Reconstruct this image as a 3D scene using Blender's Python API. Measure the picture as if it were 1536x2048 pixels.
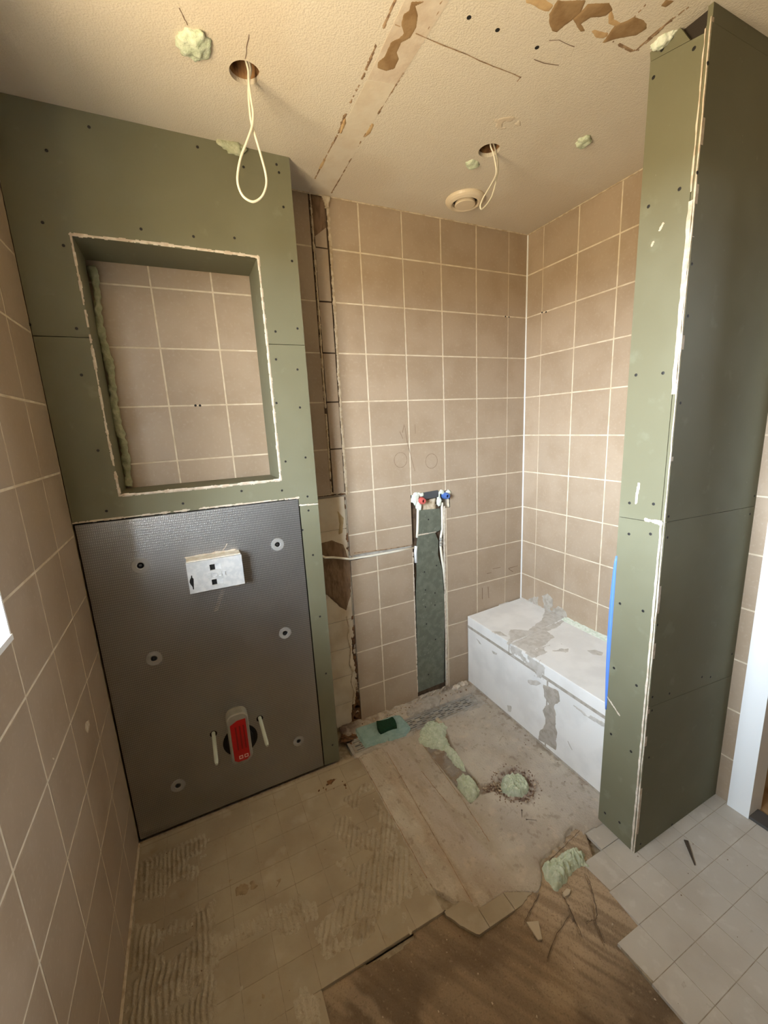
import bpy, bmesh, math, random
import numpy as np
from mathutils import Vector, Matrix

for o in list(bpy.data.objects):
    bpy.data.objects.remove(o)
SC = bpy.context.scene
COL = SC.collection
rnd = random.Random(7)

# ------------------------------------------------------------------ camera
F_PX = 826.444
RM = np.array([[0.89969, -0.4337002, -0.0496192],
               [-0.1331103, -0.164309, -0.9773864],
               [0.4157398, 0.8859496, -0.2055572]])
CAM = np.array([-1.6948131, -1.7497278, 1.4775156])
cd = bpy.data.cameras.new('camera')
cd.sensor_fit = 'VERTICAL'
cd.sensor_height = 36.0
cd.lens = F_PX / 2048 * 36.0
cd.clip_start = 0.01
cam = bpy.data.objects.new('camera', cd)
COL.objects.link(cam)
cam.matrix_world = Matrix((
    (RM[0][0], -RM[1][0], -RM[2][0], CAM[0]),
    (RM[0][1], -RM[1][1], -RM[2][1], CAM[1]),
    (RM[0][2], -RM[1][2], -RM[2][2], CAM[2]),
    (0, 0, 0, 1)))
SC.camera = cam


def px(u, v, ax, val):
    """survey helper: the point of a real plane (axis = value) seen at a photo position"""
    d = RM.T @ np.array([(u - 768) / F_PX, (v - 1024) / F_PX, 1.0])
    t = (val - CAM[ax]) / d[ax]
    return CAM + t * d


# ------------------------------------------------------------------ world, light, exposure
SKY = (0.68, 0.84, 1.0)
SKY_S = 40.0
HORIZON = (0.82, 0.91, 1.0)
HORIZON_S = 105.0
GROUND = (1.0, 0.80, 0.50)
GROUND_S = 26.0
SC.view_settings.view_transform = 'Standard'
SC.view_settings.look = 'None'
SC.view_settings.gamma = 1.0
SC.view_settings.use_curve_mapping = False
SC.view_settings.exposure = 0.30
SC.cycles.max_bounces = 10
SC.cycles.diffuse_bounces = 7
SC.cycles.sample_clamp_indirect = 8.0
wd = bpy.data.worlds.new('world')
SC.world = wd
wd.use_nodes = True
nt = wd.node_tree
nt.nodes.clear()
wo = nt.nodes.new('ShaderNodeOutputWorld')
bg = nt.nodes.new('ShaderNodeBackground')
tc = nt.nodes.new('ShaderNodeTexCoord')
sx = nt.nodes.new('ShaderNodeSeparateXYZ')
rp = nt.nodes.new('ShaderNodeMapRange')
rp.inputs[1].default_value = -0.03
rp.inputs[2].default_value = 0.03
mx = nt.nodes.new('ShaderNodeMix')
mx.data_type = 'RGBA'
mx.inputs[6].default_value = tuple(c * GROUND_S for c in GROUND) + (1,)
# clear-sky fall-off: pale bright horizon, deeper blue overhead
sk = nt.nodes.new('ShaderNodeMix')
sk.data_type = 'RGBA'
sk.inputs[6].default_value = tuple(c * HORIZON_S for c in HORIZON) + (1,)
sk.inputs[7].default_value = tuple(c * SKY_S for c in SKY) + (1,)
el = nt.nodes.new('ShaderNodeMapRange')
el.inputs[1].default_value = 0.0
el.inputs[2].default_value = 0.75
nt.links.new(sx.outputs[2], el.inputs[0])
nt.links.new(el.outputs[0], sk.inputs[0])
nt.links.new(sk.outputs[2], mx.inputs[7])
nt.links.new(tc.outputs['Generated'], sx.inputs[0])
nt.links.new(sx.outputs[2], rp.inputs[0])
nt.links.new(rp.outputs[0], mx.inputs[0])
nt.links.new(mx.outputs[2], bg.inputs[0])
nt.links.new(bg.outputs[0], wo.inputs[0])


def portal(name, loc, rot, sx_, sy_):
    l = bpy.data.lights.new(name, 'AREA')
    l.shape = 'RECTANGLE'
    l.size = sx_
    l.size_y = sy_
    l.cycles.is_portal = True
    o = bpy.data.objects.new(name, l)
    COL.objects.link(o)
    o.location = loc
    o.rotation_euler = rot


# ------------------------------------------------------------------ dimensions
CE = 2.373            # ceiling height
XL = -2.042           # left wall face
YB = -0.185           # face of the boxed-out wall
XB = -1.246           # right edge of the boxed-out wall
PX0, PY0, PY1 = -0.49, -0.92, -1.06   # partition end face, its back and front faces
YF = -2.75            # wall behind the photographer
W_Y0, W_Y1, W_Z0, W_Z1 = -1.45, -0.775, 1.11, 2.14   # window opening in left wall
D_Y0, D_Y1, D_Z1 = -2.02, -1.16, 2.06               # door opening in right wall
TJ = 2.185            # height of a tile joint
GAP = 0.0058

portal('window_portal', (XL - 0.165, (W_Y0 + W_Y1) / 2, (W_Z0 + W_Z1) / 2), (0, -math.pi / 2, 0), W_Z1 - W_Z0, W_Y1 - W_Y0)


# ------------------------------------------------------------------ numpy noise
def _hash(i, j, s):
    n = (i.astype(np.int64) * 374761393 + j.astype(np.int64) * 668265263 + s * 1442695041) & 0x7fffffff
    n = ((n ^ (n >> 13)) * 1274126177) & 0x7fffffff
    return ((n ^ (n >> 16)) & 0xffff) / 65535.0


def vn(A, B, scale, seed=0):
    a = np.asarray(A) / scale
    b = np.asarray(B) / scale
    i = np.floor(a)
    j = np.floor(b)
    fa = a - i
    fb = b - j
    fa = fa * fa * (3 - 2 * fa)
    fb = fb * fb * (3 - 2 * fb)
    return ((_hash(i, j, seed) * (1 - fa) + _hash(i + 1, j, seed) * fa) * (1 - fb)
            + (_hash(i, j + 1, seed) * (1 - fa) + _hash(i + 1, j + 1, seed) * fa) * fb)


def fbm(A, B, scale, seed=0, oct=4):
    t = 0
    w = 0
    for k in range(oct):
        t = t + vn(A, B, scale / 2 ** k, seed + 17 * k) / 2 ** k
        w += 1 / 2 ** k
    return t / w


def sdpoly(A, B, poly):
    """signed distance to a polygon, positive inside"""
    A = np.asarray(A, float)
    B = np.asarray(B, float)
    d = np.full(A.shape, 1e9)
    ins = np.zeros(A.shape, bool)
    n = len(poly)
    for k in range(n):
        x0, y0 = poly[k]
        x1, y1 = poly[(k + 1) % n]
        ex, ey = x1 - x0, y1 - y0
        t = np.clip(((A - x0) * ex + (B - y0) * ey) / (ex * ex + ey * ey + 1e-12), 0, 1)
        d = np.minimum(d, np.hypot(A - x0 - t * ex, B - y0 - t * ey))
        c = (y0 > B) != (y1 > B)
        with np.errstate(divide='ignore', invalid='ignore'):
            xx = (x1 - x0) * (B - y0) / (y1 - y0 + 1e-15) + x0
        ins ^= c & (A < xx)
    return np.where(ins, d, -d)


def sdline(A, B, pts):
    d = np.full(np.asarray(A).shape, 1e9)
    for (x0, y0), (x1, y1) in zip(pts[:-1], pts[1:]):
        ex, ey = x1 - x0, y1 - y0
        t = np.clip(((A - x0) * ex + (B - y0) * ey) / (ex * ex + ey * ey + 1e-12), 0, 1)
        d = np.minimum(d, np.hypot(A - x0 - t * ex, B - y0 - t * ey))
    return d


def sstep(a, b, x):
    t = np.clip((x - a) / (b - a), 0, 1)
    return t * t * (3 - 2 * t)


# ------------------------------------------------------------------ materials
def lin(r, g, b):
    def f(c):
        c /= 255
        return c / 12.92 if c <= 0.04045 else ((c + 0.055) / 1.055) ** 2.4
    return (f(r), f(g), f(b))


MATS = {}


def mat(name, rgb, rough=0.6, rgb2=None, nscale=8, ndetail=4, mixlo=0.4, mixhi=0.65, bump=0, bscale=200, bdist=0.002,
        metal=0, rand=0, spec=0.5, trans=0, layers=(), attr=False, stretch=(1, 1, 1), bump2=None):
    """procedural material: base colour, a noise-mixed second colour, further noise layers, fine relief"""
    m = bpy.data.materials.new(name)
    m.use_nodes = True
    t = m.node_tree
    bs = t.nodes['Principled BSDF']
    bs.inputs['Roughness'].default_value = rough
    bs.inputs['Metallic'].default_value = metal
    bs.inputs['Specular IOR Level'].default_value = spec
    geo = t.nodes.new('ShaderNodeNewGeometry')
    mp = t.nodes.new('ShaderNodeVectorMath')
    mp.operation = 'MULTIPLY'
    mp.inputs[1].default_value = stretch
    t.links.new(geo.outputs['Position'], mp.inputs[0])

    def noise(scale, det=4, off=0.0, stretched=True):
        n = t.nodes.new('ShaderNodeTexNoise')
        n.inputs['Scale'].default_value = scale
        n.inputs['Detail'].default_value = det
        a = t.nodes.new('ShaderNodeVectorMath')
        a.inputs[1].default_value = (off, off * 1.3, off * 0.7)
        t.links.new((mp if stretched else geo).outputs[0], a.inputs[0])
        t.links.new(a.outputs[0], n.inputs['Vector'])
        return n.outputs['Fac']

    def mixc(fac, c1, c2):
        x = t.nodes.new('ShaderNodeMix')
        x.data_type = 'RGBA'
        for i, c in ((6, c1), (7, c2)):
            if isinstance(c, tuple):
                x.inputs[i].default_value = c + (1,)
            else:
                t.links.new(c, x.inputs[i])
        t.links.new(fac, x.inputs[0])
        return x.outputs[2]

    def rng(v, lo, hi, amt=1.0):
        r = t.nodes.new('ShaderNodeMapRange')
        r.interpolation_type = 'SMOOTHSTEP'
        r.inputs[1].default_value = lo
        r.inputs[2].default_value = hi
        r.inputs[4].default_value = amt
        t.links.new(v, r.inputs[0])
        return r.outputs[0]
    if attr:
        at = t.nodes.new('ShaderNodeAttribute')
        at.attribute_name = 'Col'
        col = at.outputs['Color']
    else:
        col = rgb
    if rgb2 is not None:
        col = mixc(rng(noise(nscale, ndetail), mixlo, mixhi), col, rgb2)
    for k, (c, sc, lo, hi, amt) in enumerate(layers):
        col = mixc(rng(noise(sc, 5, 3.7 * (k + 1)), lo, hi, amt), col, c)
    if rand:
        oi = t.nodes.new('ShaderNodeObjectInfo')
        hs = t.nodes.new('ShaderNodeHueSaturation')
        r = t.nodes.new('ShaderNodeMapRange')
        r.inputs[3].default_value = 1 - rand
        r.inputs[4].default_value = 1 + rand
        t.links.new(oi.outputs['Random'], r.inputs[0])
        t.links.new(r.outputs[0], hs.inputs['Value'])
        if isinstance(col, tuple):
            hs.inputs['Color'].default_value = col + (1,)
        else:
            t.links.new(col, hs.inputs['Color'])
        col = hs.outputs[0]
    if isinstance(col, tuple):
        bs.inputs['Base Color'].default_value = col + (1,)
    else:
        t.links.new(col, bs.inputs['Base Color'])
    if bump:
        b = t.nodes.new('ShaderNodeBump')
        b.inputs['Strength'].default_value = bump
        b.inputs['Distance'].default_value = bdist
        t.links.new(noise(bscale, 4, 1.0), b.inputs['Height'])
        t.links.new(b.outputs[0], bs.inputs['Normal'])
        if bump2:
            b2 = t.nodes.new('ShaderNodeBump')
            b2.inputs['Strength'].default_value = bump2[0]
            b2.inputs['Distance'].default_value = bump2[2]
            t.links.new(noise(bump2[1], 3, 5.0), b2.inputs['Height'])
            t.links.new(b.outputs[0], b2.inputs['Normal'])
            t.links.new(b2.outputs[0], bs.inputs['Normal'])
    if trans:
        bs.inputs['Transmission Weight'].default_value = trans
    MATS[name] = m
    return m


M = MATS
mat('tile', lin(170, 152, 131), 0.42, lin(163, 144, 122), 6, bump=0.12, bscale=350, bdist=0.0006, rand=0.035, layers=((lin(180, 164, 144), 90, 0.52, 0.75, 0.5),))
mat('grout', lin(216, 204, 182), 0.8, lin(200, 185, 160), 25, 5)
mat('white_tile', lin(214, 201, 178), 0.4, lin(196, 178, 150), 7, rand=0.03)
mat('green_board', lin(110, 108, 85), 0.75, lin(117, 116, 94), 3, 3, bump=0.15, bscale=500, bdist=0.0006,
    layers=((lin(130, 133, 112), 16, 0.60, 0.74, 0.4), (lin(168, 170, 152), 60, 0.72, 0.8, 0.35)))
mat('green_strip', lin(96, 100, 86), 0.7, lin(110, 114, 100), 30, 4, bump=0.2, bscale=300, bdist=0.001, layers=((lin(132, 137, 122), 70, 0.62, 0.72, 0.7),))
mat('gypsum', lin(216, 206, 190), 0.9, lin(196, 180, 160), 60, 4, bump=0.6, bscale=180, bdist=0.003)
mat('dark_gap', lin(48, 40, 32), 0.9)
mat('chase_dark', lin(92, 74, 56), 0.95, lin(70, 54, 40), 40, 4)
mat('screw', lin(26, 24, 22), 0.6)
mat('mortar', lin(182, 176, 166), 0.92, lin(166, 158, 146), 40, 4, bump=0.8, bscale=150, bdist=0.003)
mat('mortar_thin', lin(206, 203, 197), 0.92, lin(192, 188, 180), 40, 4, bump=0.5, bscale=150, bdist=0.002)
mat('plaster', lin(205, 190, 165), 0.9, lin(178, 158, 130), 50, 4, bump=0.7, bscale=120, bdist=0.003)
mat('ceiling_paint', lin(212, 203, 187), 0.85, lin(206, 194, 175), 2, 3, bump=0.5, bscale=230, bdist=0.003, bump2=(0.3, 100, 0.0025))
mat('ceiling_smooth', lin(211, 201, 183), 0.85, lin(205, 191, 170), 12, 4, bump=0.2, bscale=60, bdist=0.003)
mat('ceiling_stained', lin(208, 196, 179), 0.9, lin(196, 179, 159), 14, 5, bump=0.4, bscale=60, bdist=0.003)
mat('torn_paper', lin(150, 122, 86), 0.9, lin(134, 105, 70), 30, 4, bump=0.3, bscale=120, bdist=0.002)
mat('torn_light', lin(196, 166, 122), 0.9, lin(180, 148, 106), 30, 4, bump=0.3, bscale=120, bdist=0.002)
mat('crack', lin(166, 138, 108), 0.95, lin(122, 96, 72), 60, 4)
mat('pencil', lin(120, 98, 80), 0.9)
mat('hole_brown', lin(146, 108, 68), 0.9, lin(92, 62, 36), 40, 4)
mat('foam', lin(190, 201, 174), 0.75, lin(206, 214, 192), 60, 4, bump=0.6, bscale=160, bdist=0.004, layers=((lin(158, 176, 140), 110, 0.58, 0.7, 0.6),))
mat('foam_white', lin(226, 232, 220), 0.8, lin(205, 216, 198), 80, 4, bump=0.6, bscale=200, bdist=0.003)
mat('foam_old', lin(172, 176, 146), 0.85, lin(190, 192, 164), 60, 4, bump=0.7, bscale=160, bdist=0.004)
mat('cable', lin(236, 231, 214), 0.35)
mat('vent_plastic', lin(222, 208, 184), 0.35)
mat('block_white', lin(238, 238, 236), 0.85, lin(228, 228, 226), 8, 4, bump=0.25, bscale=200, bdist=0.001)
mat('red_label', lin(176, 12, 16), 0.35, lin(150, 8, 12), 4)
mat('red_dark', lin(120, 4, 8), 0.4)
mat('label_white', lin(220, 190, 180), 0.5)
mat('waste_grey', lin(150, 148, 138), 0.5, lin(138, 136, 126), 20)
mat('rod_plastic', lin(196, 206, 196), 0.35)
mat('washer', lin(150, 149, 146), 0.4, metal=0.0)
mat('housing', lin(196, 200, 202), 0.55, lin(212, 214, 214), 60, 4, bump=0.2, bscale=200, bdist=0.001)
mat('housing_side', lin(232, 228, 214), 0.8, lin(216, 206, 186), 60, 4, bump=0.5, bscale=160, bdist=0.002)
mat('black', lin(14, 12, 10), 0.8)
mat('steel', lin(176, 174, 168), 0.45, lin(160, 156, 148), 30, 5, metal=0.25, layers=((lin(160, 146, 124), 45, 0.52, 0.66, 0.6),))
mat('drain_dark', lin(24, 26, 28), 0.7)
mat('cloth', lin(150, 180, 178), 0.9, lin(136, 168, 166), 40, 4, bump=0.4, bscale=600, bdist=0.0008)
mat('scourer', lin(10, 62, 34), 0.95, lin(6, 46, 24), 200, 4, bump=0.9, bscale=700, bdist=0.002)
mat('plug_red', lin(196, 92, 84), 0.5)
mat('plug_blue', lin(72, 104, 168), 0.45)
mat('bracket', lin(96, 100, 104), 0.45, metal=0.5)
mat('blue_film', lin(96, 140, 226), 0.4)
mat('white_paint', lin(232, 234, 234), 0.4)
mat('window_white', lin(240, 240, 238), 0.4)
mat('brown_clay', lin(132, 106, 80), 0.95, lin(112, 88, 64), 40, 5, bump=0.9, bscale=60, bdist=0.004, stretch=(1.6, 1.6, 0.5))
mat('rust', lin(118, 82, 50), 0.95, lin(72, 50, 32), 60, 5, bump=0.5, bscale=120, bdist=0.003)
mat('stain_tan', lin(182, 160, 118), 0.7, lin(166, 142, 100), 40)
mat('fine_line', lin(150, 138, 120), 0.8)
mat('floor_tile', lin(164, 152, 130), 0.8, lin(153, 139, 117), 5, 5, bump=0.25, bscale=90, bdist=0.002, rand=0.03,
    layers=((lin(146, 128, 101), 22, 0.62, 0.76, 0.6), (lin(176, 165, 146), 11, 0.55, 0.7, 0.5)))  # left tiles: dust, plus the dim side's shade put into the colour
mat('floor_tile_grey', lin(190, 184, 173), 0.78, lin(181, 174, 162), 6, 5, bump=0.2, bscale=120, bdist=0.0015, rand=0.02,
    layers=((lin(202, 197, 187), 30, 0.55, 0.7, 0.5), (lin(140, 126, 106), 40, 0.68, 0.78, 0.5)))
mat('floor_grout', lin(160, 148, 127), 0.95, lin(140, 126, 105), 60, 4)
mat('adhesive', lin(178, 163, 138), 0.95, attr=True, bump=0.8, bscale=160, bdist=0.004, layers=((lin(132, 114, 90), 70, 0.60, 0.72, 0.5), (lin(202, 192, 174), 55, 0.6, 0.74, 0.5)))
mat('screed', lin(178, 160, 138), 0.95, attr=True, bump=0.8, bscale=150, bdist=0.004, layers=((lin(206, 192, 172), 26, 0.56, 0.72, 0.45), (lin(112, 92, 70), 160, 0.62, 0.74, 0.35), (lin(208, 196, 178), 150, 0.64, 0.74, 0.5), (lin(128, 108, 86), 48, 0.64, 0.76, 0.3)))
mat('bare', lin(140, 118, 92), 0.95, attr=True, bump=0.9, bscale=140, bdist=0.004, layers=((lin(92, 75, 55), 200, 0.52, 0.70, 0.4), (lin(172, 152, 124), 110, 0.60, 0.74, 0.35), (lin(196, 178, 150), 260, 0.68, 0.76, 0.5)))
mat('rubble', lin(196, 180, 156), 0.95, lin(130, 104, 82), 60, 3)
mat('rubble_dark', lin(104, 78, 62), 0.95, lin(148, 124, 104), 90, 3)
mat('dirt', lin(150, 132, 104), 0.95, lin(128, 108, 82), 40, 4)
mat('nail', lin(82, 72, 62), 0.6, metal=0.4)
mat('shard', lin(186, 172, 148), 0.8)
mat('threshold', lin(92, 90, 88), 0.5, metal=0.4)
mat('wood_board', lin(164, 134, 96), 0.7, lin(136, 96, 54), 14, 5, stretch=(1, 1, 0.3))
mat('outer_wall', lin(205, 196, 180), 0.9)
mat('dark_wall', lin(92, 84, 74), 0.9)
mat('eaves', lin(120, 108, 96), 0.8)


def backer_material():
    """grey foam backer board with a fine woven grid relief"""
    m = mat('backer', lin(158, 157, 156), 0.42, lin(151, 150, 148), 5, 4, metal=0.92, bump=0.1, bscale=300, bdist=0.0006)
    t = m.node_tree
    bs = t.nodes['Principled BSDF']
    geo = t.nodes.new('ShaderNodeNewGeometry')
    outs = []
    for d, sc in (('X', 56.0), ('Z', 37.0)):
        w = t.nodes.new('ShaderNodeTexWave')
        w.bands_direction = d
        w.inputs['Scale'].default_value = sc
        w.inputs['Distortion'].default_value = 0.25
        w.inputs['Detail'].default_value = 1
        t.links.new(geo.outputs['Position'], w.inputs['Vector'])
        outs.append(w.outputs['Fac'])
    mm = t.nodes.new('ShaderNodeMath')
    mm.operation = 'MULTIPLY'
    t.links.new(outs[0], mm.inputs[0])
    t.links.new(outs[1], mm.inputs[1])
    src = bs.inputs['Base Color'].links[0].from_socket
    mc = t.nodes.new('ShaderNodeMix')
    mc.data_type = 'RGBA'
    mc.inputs[7].default_value = lin(198, 197, 196) + (1,)
    t.links.new(mm.outputs[0], mc.inputs[0])
    t.links.new(src, mc.inputs[6])
    t.links.new(mc.outputs[2], bs.inputs['Base Color'])
    b = t.nodes.new('ShaderNodeBump')
    b.inputs['Strength'].default_value = 0.3
    b.inputs['Distance'].default_value = 0.0012
    t.links.new(mm.outputs[0], b.inputs['Height'])
    t.links.new(b.outputs[0], bs.inputs['Normal'])


backer_material()


def glass_material():
    m = bpy.data.materials.new('pane_glass')
    m.use_nodes = True
    t = m.node_tree
    t.nodes.remove(t.nodes['Principled BSDF'])
    o = t.nodes['Material Output']
    a = t.nodes.new('ShaderNodeBsdfTransparent')
    g = t.nodes.new('ShaderNodeBsdfGlossy')
    g.inputs['Roughness'].default_value = 0.02
    x = t.nodes.new('ShaderNodeMixShader')
    x.inputs[0].default_value = 0.06
    t.links.new(a.outputs[0], x.inputs[1])
    t.links.new(g.outputs[0], x.inputs[2])
    t.links.new(x.outputs[0], o.inputs[0])
    MATS['pane_glass'] = m


glass_material()


# ------------------------------------------------------------------ mesh building
class MB:
    def __init__(s):
        s.v = []
        s.f = []

    def add(s, v, f):
        n = len(s.v)
        s.v += [tuple(float(c) for c in p) for p in v]
        s.f += [tuple(i + n for i in q) for q in f]
        return s

    def box(s, x0, x1, y0, y1, z0, z1):
        x0, x1 = sorted((x0, x1))
        y0, y1 = sorted((y0, y1))
        z0, z1 = sorted((z0, z1))
        v = [(x, y, z) for z in (z0, z1) for y in (y0, y1) for x in (x0, x1)]
        return s.add(v, [(0, 2, 3, 1), (4, 5, 7, 6), (0, 1, 5, 4), (2, 6, 7, 3), (0, 4, 6, 2), (1, 3, 7, 5)])

    def prism(s, poly, mp, d0, d1):
        """poly of (a,b); mp(a,b,d) gives the point; caps at d0 and d1"""
        n = len(poly)
        v = [mp(a, b, d0) for a, b in poly] + [mp(a, b, d1) for a, b in poly]
        f = [tuple(range(n)), tuple(range(2 * n - 1, n - 1, -1))]
        f += [(i, n + i, n + (i + 1) % n, (i + 1) % n) for i in range(n)]
        return s.add(v, f)

    def bevelled(s, poly, mp, d0, d1, b):
        """convex prism whose d1 face is chamfered by b"""
        n = len(poly)
        cx = sum(p[0] for p in poly) / n
        cy = sum(p[1] for p in poly) / n

        def inset(p):
            out = []
            for i in range(n):
                a = np.array(p[i - 1])
                q = np.array(p[i])
                c = np.array(p[(i + 1) % n])
                e1 = (q - a) / (np.linalg.norm(q - a) + 1e-12)
                e2 = (c - q) / (np.linalg.norm(c - q) + 1e-12)
                n1 = np.array((-e1[1], e1[0]))
                n2 = np.array((-e2[1], e2[0]))
                if n1 @ (np.array((cx, cy)) - q) < 0:
                    n1 = -n1
                if n2 @ (np.array((cx, cy)) - q) < 0:
                    n2 = -n2
                k = (n1 + n2) / max(0.3, 1 + n1 @ n2)
                out.append(tuple(q + k * b))
            return out
        dm = d1 - b * (1 if d1 > d0 else -1)
        rings = [(poly, d0), (poly, dm), (inset(poly), d1)]
        v = [mp(a, c, d) for r, d in rings for a, c in r]
        f = [tuple(range(n - 1, -1, -1)), tuple(range(2 * n, 3 * n))]
        for k in range(2):
            f += [(k * n + i, k * n + (i + 1) % n, (k + 1) * n + (i + 1) % n, (k + 1) * n + i) for i in range(n)]
        return s.add(v, f)

    def tube(s, pts, r, n=10, closed=False):
        P = [Vector(p) for p in pts]
        m = len(P)
        R = r if hasattr(r, '__len__') else [r] * m
        up = None
        rings = []
        for i in range(m):
            a = P[max(i - 1, 0)]
            b = P[min(i + 1, m - 1)]
            t = (b - a).normalized()
            if up is None:
                up = t.orthogonal().normalized()
            up = (up - t * up.dot(t))
            up = up.normalized() if up.length > 1e-6 else t.orthogonal().normalized()
            sd = t.cross(up)
            rings.append([P[i] + (up * math.cos(2 * math.pi * k / n) + sd * math.sin(2 * math.pi * k / n)) * R[i] for k in range(n)])
        v = [q for g in rings for q in g]
        f = [(i * n + k, i * n + (k + 1) % n, (i + 1) * n + (k + 1) % n, (i + 1) * n + k) for i in range(m - 1) for k in range(n)]
        f += [tuple(range(n - 1, -1, -1)), tuple(range((m - 1) * n, m * n))]
        return s.add(v, f)

    def lathe(s, prof, mp, n=32, caps=(True, True)):
        """prof of (r,h); mp(a,b,h) gives the point"""
        m = len(prof)
        v = [mp(r * math.cos(2 * math.pi * k / n), r * math.sin(2 * math.pi * k / n), h) for r, h in prof for k in range(n)]
        f = [(i * n + k, i * n + (k + 1) % n, (i + 1) * n + (k + 1) % n, (i + 1) * n + k) for i in range(m - 1) for k in range(n)]
        if caps[0]:
            f.append(tuple(range(n - 1, -1, -1)))
        if caps[1]:
            f.append(tuple(range((m - 1) * n, m * n)))
        return s.add(v, f)


WPOS = {}


def link(o, parent, loc):
    COL.objects.link(o)
    WPOS[o] = Vector(loc)
    if parent is not None:
        o.parent = parent
        o.location = Vector(loc) - WPOS[parent]
    else:
        o.location = loc
    return o


def build(name, mb, material, parent=None, smooth=False, colors=None, origin=None, recalc=True):
    V = np.array(mb.v)
    lo, hi = V.min(0), V.max(0)
    org = origin if origin is not None else ((lo[0] + hi[0]) / 2, (lo[1] + hi[1]) / 2, lo[2])
    me = bpy.data.meshes.new(name)
    me.from_pydata((V - np.array(org)).tolist(), [], mb.f)
    if recalc:
        bm = bmesh.new()
        bm.from_mesh(me)
        bmesh.ops.recalc_face_normals(bm, faces=bm.faces)
        bm.to_mesh(me)
        bm.free()
    if smooth:
        me.shade_smooth()
    if colors is not None:
        ca = me.color_attributes.new('Col', 'FLOAT_COLOR', 'POINT')
        c4 = np.ones((len(V), 4), np.float32)
        c4[:, :3] = colors
        ca.data.foreach_set('color', c4.ravel())
    me.materials.append(M[material])
    return link(bpy.data.objects.new(name, me), parent, org)


def tag(o, label=None, cat=None, group=None, kind=None):
    if label:
        o['label'] = label
    if cat:
        o['category'] = cat
    if group:
        o['group'] = group
    if kind:
        o['kind'] = kind
    return o


def struct(o, label=None):
    o['kind'] = 'structure'
    if label:
        o['label'] = label
    return o


def thing(name, loc, label, cat, group=None):
    e = bpy.data.objects.new(name, None)
    e.empty_display_size = 0.05
    link(e, None, tuple(float(c) for c in loc))
    return tag(e, label, cat, group)


def hfield(name, a0, a1, b0, b1, step, hf, mp, material, parent=None, cut=-0.0008, color=None, smooth=True, kind=None):
    """a surface of sampled heights over a flat area; cells wholly below the cut are left out"""
    na = max(2, int(round((a1 - a0) / step)) + 1)
    nb = max(2, int(round((b1 - b0) / step)) + 1)
    A, B = np.meshgrid(np.linspace(a0, a1, na), np.linspace(b0, b1, nb), indexing='ij')
    Hh = hf(A, B)
    keep = Hh > cut
    q = keep[:-1, :-1] | keep[1:, :-1] | keep[1:, 1:] | keep[:-1, 1:]
    idx = np.arange(na * nb).reshape(na, nb)
    F = np.stack([idx[:-1, :-1][q], idx[1:, :-1][q], idx[1:, 1:][q], idx[:-1, 1:][q]], 1)
    if len(F) == 0:
        return None
    used = np.unique(F)
    rem = np.full(na * nb, -1)
    rem[used] = np.arange(len(used))
    Hh = np.maximum(Hh, cut * 3)
    X, Y, Z = mp(A.ravel()[used], B.ravel()[used], Hh.ravel()[used])
    mb = MB()
    mb.v = np.stack([X, Y, Z], 1).tolist()
    mb.f = rem[F].tolist()
    cols = None
    if color is not None:
        cols = color(A.ravel()[used], B.ravel()[used], Hh.ravel()[used])
    o = build(name, mb, material, parent, smooth=smooth, colors=cols, recalc=False)
    if kind:
        o['kind'] = kind
    return o


# plane maps: (a, b, height off the surface) -> world arrays
def on_floor(z0=0.0):
    return lambda a, b, h: (a, b, z0 + h)


def on_ceiling():
    return lambda a, b, h: (a, b, CE - h)


def on_back(y0=0.0):
    return lambda a, b, h: (a, y0 - h, b)


def on_right(x0=0.0):
    return lambda a, b, h: (x0 - h, a, b)     # a = Y, b = Z


def on_left(x0=XL):
    return lambda a, b, h: (x0 + h, a, b)


def bbox(poly, m=0.0):
    xs = [p[0] for p in poly]
    ys = [p[1] for p in poly]
    return min(xs) - m, max(xs) + m, min(ys) - m, max(ys) + m


def patch(name, poly, mp, h, material, parent, step=0.003, rag=0.006, edge=0.004, bumps=0.0, seed=0, thr=None, nscale=0.03, kind=None, billow=False):
    """irregular patch lying on a surface: outline roughened by noise, soft rim, lumpy top"""
    a0, a1, b0, b1 = bbox(poly, rag + 0.004)

    def hf(A, B):
        d = sdpoly(A, B, poly) + (fbm(A, B, 0.03, seed) - 0.5) * 2 * rag
        e = sstep(0, edge, d)
        if billow:
            nn_ = 1 - np.abs(2 * vn(A, B, nscale * 1.6, seed + 5) - 1)
            n2_ = 1 - np.abs(2 * vn(A, B, nscale * 0.7, seed + 6) - 1)
            lump = np.sqrt(np.clip(0.65 * nn_ + 0.35 * n2_, 0, 1))
            t = np.where(d > 0, h * np.sqrt(e) * (0.30 + 0.95 * lump ** 1.5), np.maximum(-0.001, d * 0.5))
        else:
            t = np.where(d > 0, h * e * (1 + bumps * (fbm(A, B, nscale, seed + 5) - 0.5) * 2), np.maximum(-0.001, d * 0.5))
        if thr is not None:
            n = fbm(A, B, nscale, seed + 9)
            k = n - thr + np.clip(d, -1, 0.02) * 2
            t = np.where((d > 0) & (k > 0), h * np.clip(k / 0.08, 0, 1), -0.001)
        return t
    return hfield(name, a0, a1, b0, b1, step, hf, mp, material, parent, cut=-0.0005, kind=kind)


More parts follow.
